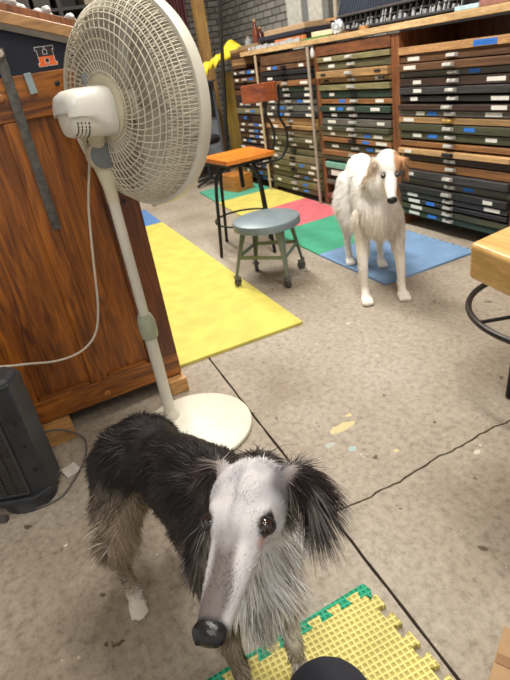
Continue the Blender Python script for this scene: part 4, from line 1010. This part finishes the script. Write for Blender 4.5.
    # eyes
    eb=M('eye_dark',(26,12,8),.05,var=.2); eb.node_tree.nodes['Principled BSDF'].inputs['Coat Weight'].default_value=1
    lidm=M('eyelid',(30,24,24),.5)
    for s in (-1,1):
        c=L(.007,s*.0295,.003)
        m=MB(); m.ell(c,B*.0102,24,16); eo=m.build('eye',M('eye_brown',(44,24,14),.04,var=.3,scale=200),root,smooth=True); eo.data.materials[0].node_tree.nodes['Principled BSDF'].inputs['Coat Weight'].default_value=1
        d=nrm((np.array((0,0,1.1))-c)[None])[0]*.55+ (h*.35+l*s*.55+u*.35)*.45; d/=np.linalg.norm(d)
        b2=basis(d,l); m=MB(); m.ell(c+d*.0050,b2*np.array((.0058,.0062,.0062))[:,None],18,12); m.build('pupil',eb,eo,smooth=True)
        # lids: ring around the visible ball
        m=MB(); pts=[]
        b1,b2_=b2[1],b2[2]
        for k in range(24):
            an=2*PI*k/24; pts.append(tuple(c+d*.0052+b1*math.cos(an)*.0102+b2_*math.sin(an)*.0084))
        m.tube(pts,.0020,6,closed=True); m.build('eyelid_rim',lidm,root,smooth=True)
    # nose leather with nostrils
    nb=M('nose_black',(26,25,28),.28,var=.3,scale=400,bmp=.3)
    m=MB(); m.ell(L(.124,0,-.012),B*np.array((.0125,.0172,.0120))[:,None],24,16); m.ell(L(.127,.0075,-.013),B*np.array((.0085,.0082,.0088))[:,None],16,12); m.ell(L(.127,-.0075,-.013),B*np.array((.0085,.0082,.0088))[:,None],16,12)
    no=m.build('nose',nb,root,smooth=True); md=no.modifiers.new('r','REMESH'); md.mode='VOXEL'; md.voxel_size=.0018; md.use_smooth_shade=True; sm=no.modifiers.new('s','SMOOTH'); sm.iterations=3
    for s in (-1,1):
        m=MB(); m.ell(L(.1335,s*.0085,-.013),B*np.array((.0030,.0034,.0026))[:,None],12,8); m.build('nostril',M('nostril_dark',(6,6,6),.8),no,smooth=True)
dark_dog()
# ---- white dog ------------------------------------------------------------------
def white_dog():
    root=thing('dog','white long-haired sighthound with tan ears standing by the blue tile','dog',(-2.05,1.52,0))
    E0=np.array((-1.808,1.452,.592)); B=basis((.65,-.43,-.66),(.47,.88,.0)); h,l,u=B
    def L(x,y,z): return E0+h*x+l*y+u*z
    def loc(P): return (P-E0)@B.T
    ax=np.array((.89,-.45,0)); lf=np.array((.45,.89,0))
    F0=np.array((-1.86,1.445,0)); 
    def W(a,b,z): return tuple(F0+ax*a+lf*b+np.array((0,0,z)))   # a forward from front feet line, b left
    Bd=np.array([ax,lf,(0,0,1.)])
    mb=MB()
    mb.ell(L(-.055,0,-.006),B*np.array((.072,.050,.046))[:,None],20,14)
    chain(mb,[L(-.02,0,-.008),L(.04,0,-.012),L(.085,0,-.014),L(.115,0,-.016)],[(.03,.037,.032),(.03,.028,.026),(.02,.022,.020),(.014,.017,.016)],B)
    chain(mb,[L(-.04,0,-.030),L(.04,0,-.036),L(.10,0,-.034)],[(.02,.026,.018),(.02,.018,.012),(.01,.011,.008)],B)
    for s in (-1,1):
        chain(mb,[L(-.055,s*.044,.014),L(-.058,s*.064,.004),L(-.045,s*.074,-.020),L(-.028,s*.074,-.045)],[(.016,.008,.014),(.020,.008,.020),(.020,.007,.018),(.012,.006,.012)],B)
    chain(mb,[L(-.08,0,-.02),W(-.03,0,.55),W(-.09,0,.49),W(-.14,0,.45)],[.05,.068,.082,.095])
    chain(mb,[W(-.07,0,.42),W(-.14,0,.44),W(-.28,0,.46),W(-.42,0,.49),W(-.52,0,.50),W(-.57,0,.47)],[(.085,.092,.125),(.09,.097,.13),(.09,.088,.11),(.08,.074,.085),(.08,.078,.09),(.05,.060,.07)],Bd)
    mb.ell(W(-.045,0,.40),Bd*np.array((.065,.085,.11))[:,None])
    for b,sx in ((-.085,-.03),(.088,.0)):
        chain(mb,[W(-.10,b*.70,.39),W(-.09,b*.9,.29),W(-.05,b,.17),W(-.03+sx*.3,b,.06),W(-.01,b,.022)],[.050,.036,.024,.018,.020])
        for q in (-1,0,1): chain(mb,[W(-.005,b+q*.014,.020),W(.04,b+q*.017,.012)],[.014,.012])
    for b,dx in ((-.085,0),(.07,.10)):
        chain(mb,[W(-.53,b*.6,.44),W(-.48+dx*.3,b,.33),W(-.45+dx*.6,b,.27)],[.080,.062,.042])
        chain(mb,[W(-.45+dx*.6,b,.27),W(-.53+dx,b,.18),W(-.57+dx,b,.14)],[.042,.024,.018])
        chain(mb,[W(-.57+dx,b,.14),W(-.535+dx,b,.07),W(-.52+dx,b,.037)],[.018,.014,.018])
        for q in (-1,0,1): chain(mb,[W(-.52+dx,b+q*.012,.032),W(-.475+dx,b+q*.015,.024)],[.013,.012])
    chain(mb,[W(-.60,.0,.46),W(-.65,-.01,.36),W(-.64,-.02,.25),W(-.60,-.03,.17)],[.026,.018,.014,.01])
    white=arr((246,242,236)); cream=arr((224,210,188)); tan_=arr((196,140,84)); offwhite=arr((232,226,216))
    def col(P,Nn):
        n=nz(P,50); q=loc(P); x,y,z=q[:,0],q[:,1],q[:,2]
        c=mixc(np.tile(white,(len(P),1)),np.tile(offwhite,(len(P),1)),n*.5)  # white coat mottled with a slightly duller off-white
        ch=smooth01((.50-P[:,2])/.1)*smooth01((((P-F0)@ax)+.14)/.06); c=mixc(c,np.tile(cream,(len(P),1)),ch*(.35+.5*n)*.8)
        near=smooth01((.16-np.linalg.norm(q,axis=1))/.03)
        t1=smooth01((y-.010-.25*np.maximum(0,x+.03))/.012)*smooth01((.012-x)/.02)*near; c=mixc(c,np.tile(tan_,(len(P),1)),t1*.9)
        t2=smooth01((-y-.040)/.012)*smooth01((-.0-x)/.02)*near; c=mixc(c,np.tile(arr((196,170,140)),(len(P),1)),t2*.8)
        for s in (-1,1):
            e=np.linalg.norm(q-np.array((.010,s*.030,.010)),axis=1); c=mixc(c,np.tile(arr((60,46,40)),(len(P),1)),smooth01((.018-e)/.005)*.8)
        c=mixc(c,np.tile(arr((60,52,50)),(len(P),1)),smooth01((.005-np.abs(z+.029))/.003)*smooth01((x-.05)/.02)*.8)
        return c
    body,V,Nn,T=organic(mb,'body',root,SKIN,.0065,4,col)
    def headness(P):
        q=loc(P); return smooth01((q[:,0]+.085)/.03)*smooth01((.085-np.linalg.norm(q*np.array((.3,1,1)),axis=1))/.015)*(1-earness(P))
    def earness(P):
        q=loc(P); return smooth01((np.abs(q[:,1])-.048)/.008)*smooth01((.0-q[:,0])/.015)*smooth01((.14-np.linalg.norm(q,axis=1))/.02)
    def flow(P,N_):
        q=loc(P); H=headness(P)[:,None]; s=((P-F0)@lf)
        f=-ax*.8+np.array((0,0,-.7))+lf*(np.sign(s)*.3)[:,None]
        fr=smooth01((((P-F0)@ax)+.12)/.05)[:,None]; f=f*(1-fr)+np.array((.1,-.05,-1.))*fr
        f=f*(1-H)+(-h)*H
        e=earness(P)[:,None]; return f*(1-e)+np.array((0,0,-1.))*e
    ok=lambda P:1-smooth01((loc(P)[:,0]-.108)/.006)
    def eyefree(P):
        q=loc(P); r_=np.ones(len(P))
        for s in (-1,1): r_*=smooth01((np.linalg.norm(q-np.array((.012,s*.031,.010)),axis=1)-.012)/.005)
        return r_
    def ln(P,n_):
        z=P[:,2]; L_=.032+.028*smooth01((.48-z)/.1)*smooth01((z-.28)/.08); return L_*(1-.45*smooth01((.26-z)/.08)-.25*smooth01((.06-z)/.03))
    fur('face_hair',root,V,Nn,T,4000,lambda P,n_:headness(P)*ok(P)*eyefree(P),flow,lambda P,n_:.008*np.ones(len(P)),col,.0014,HAIR,11,lift=.1,grav=0,rnd=.1,wave=.1,segs=2)
    fur('long_coat',root,V,Nn,T,30000,lambda P,n_:(1-headness(P))*(1-earness(P)),flow,ln,col,.0032,HAIR,12,lift=.22,grav=.7,rnd=.15,wave=.28,freq=34,segs=3,cv=.13)
    fur('ear_feathers',root,V,Nn,T,1800,lambda P,n_:earness(P),flow,lambda P,n_:.035*np.ones(len(P)),col,.0022,HAIR,13,lift=.2,grav=.8,rnd=.2,wave=.3,segs=3)
    eb=M('eye_dark',(26,12,8),.05)
    for s in (-1,1):
        m=MB(); m.ell(L(.016,s*.029,.010),B*.0098,16,12); m.build('eye',eb,root,smooth=True)
    m=MB(); m.ell(L(.122,0,-.012),B*np.array((.014,.021,.0165))[:,None],18,12); m.build('nose',M('nose_black',(26,25,28),.28),root,smooth=True)
white_dog()
# ---- photographer's knee at the bottom edge ---------------------------------------
def knee():
    root=thing('person','person seen only as a dark trousered knee at the bottom edge','person',(-.30,.17,0))
    mb=MB()
    chain(mb,[(.12,.10,.47),(-.10,.14,.40),(-.374,.172,.277)],[.085,.078,.070])
    chain(mb,[(-.374,.172,.277),(-.33,.18,.18),(-.27,.18,.075)],[.064,.052,.038])
    chain(mb,[(-.25,.18,.058),(-.33,.18,.052),(-.39,.18,.045)],[.042,.038,.030])
    body,V,Nn,T=organic(mb,'leg',root,M('dark_cloth',(34,36,46),.85,var=.15,scale=60),.008,4,lambda P,n:np.tile(arr((30,32,40)),(len(P),1)))
knee()
# ------------------------------------------------------------------ view
sc.view_settings.view_transform='Standard'; sc.view_settings.look='None'; sc.view_settings.exposure=.2; sc.view_settings.gamma=1
sc.view_settings.use_curve_mapping=False
sc.cycles.use_denoising=True
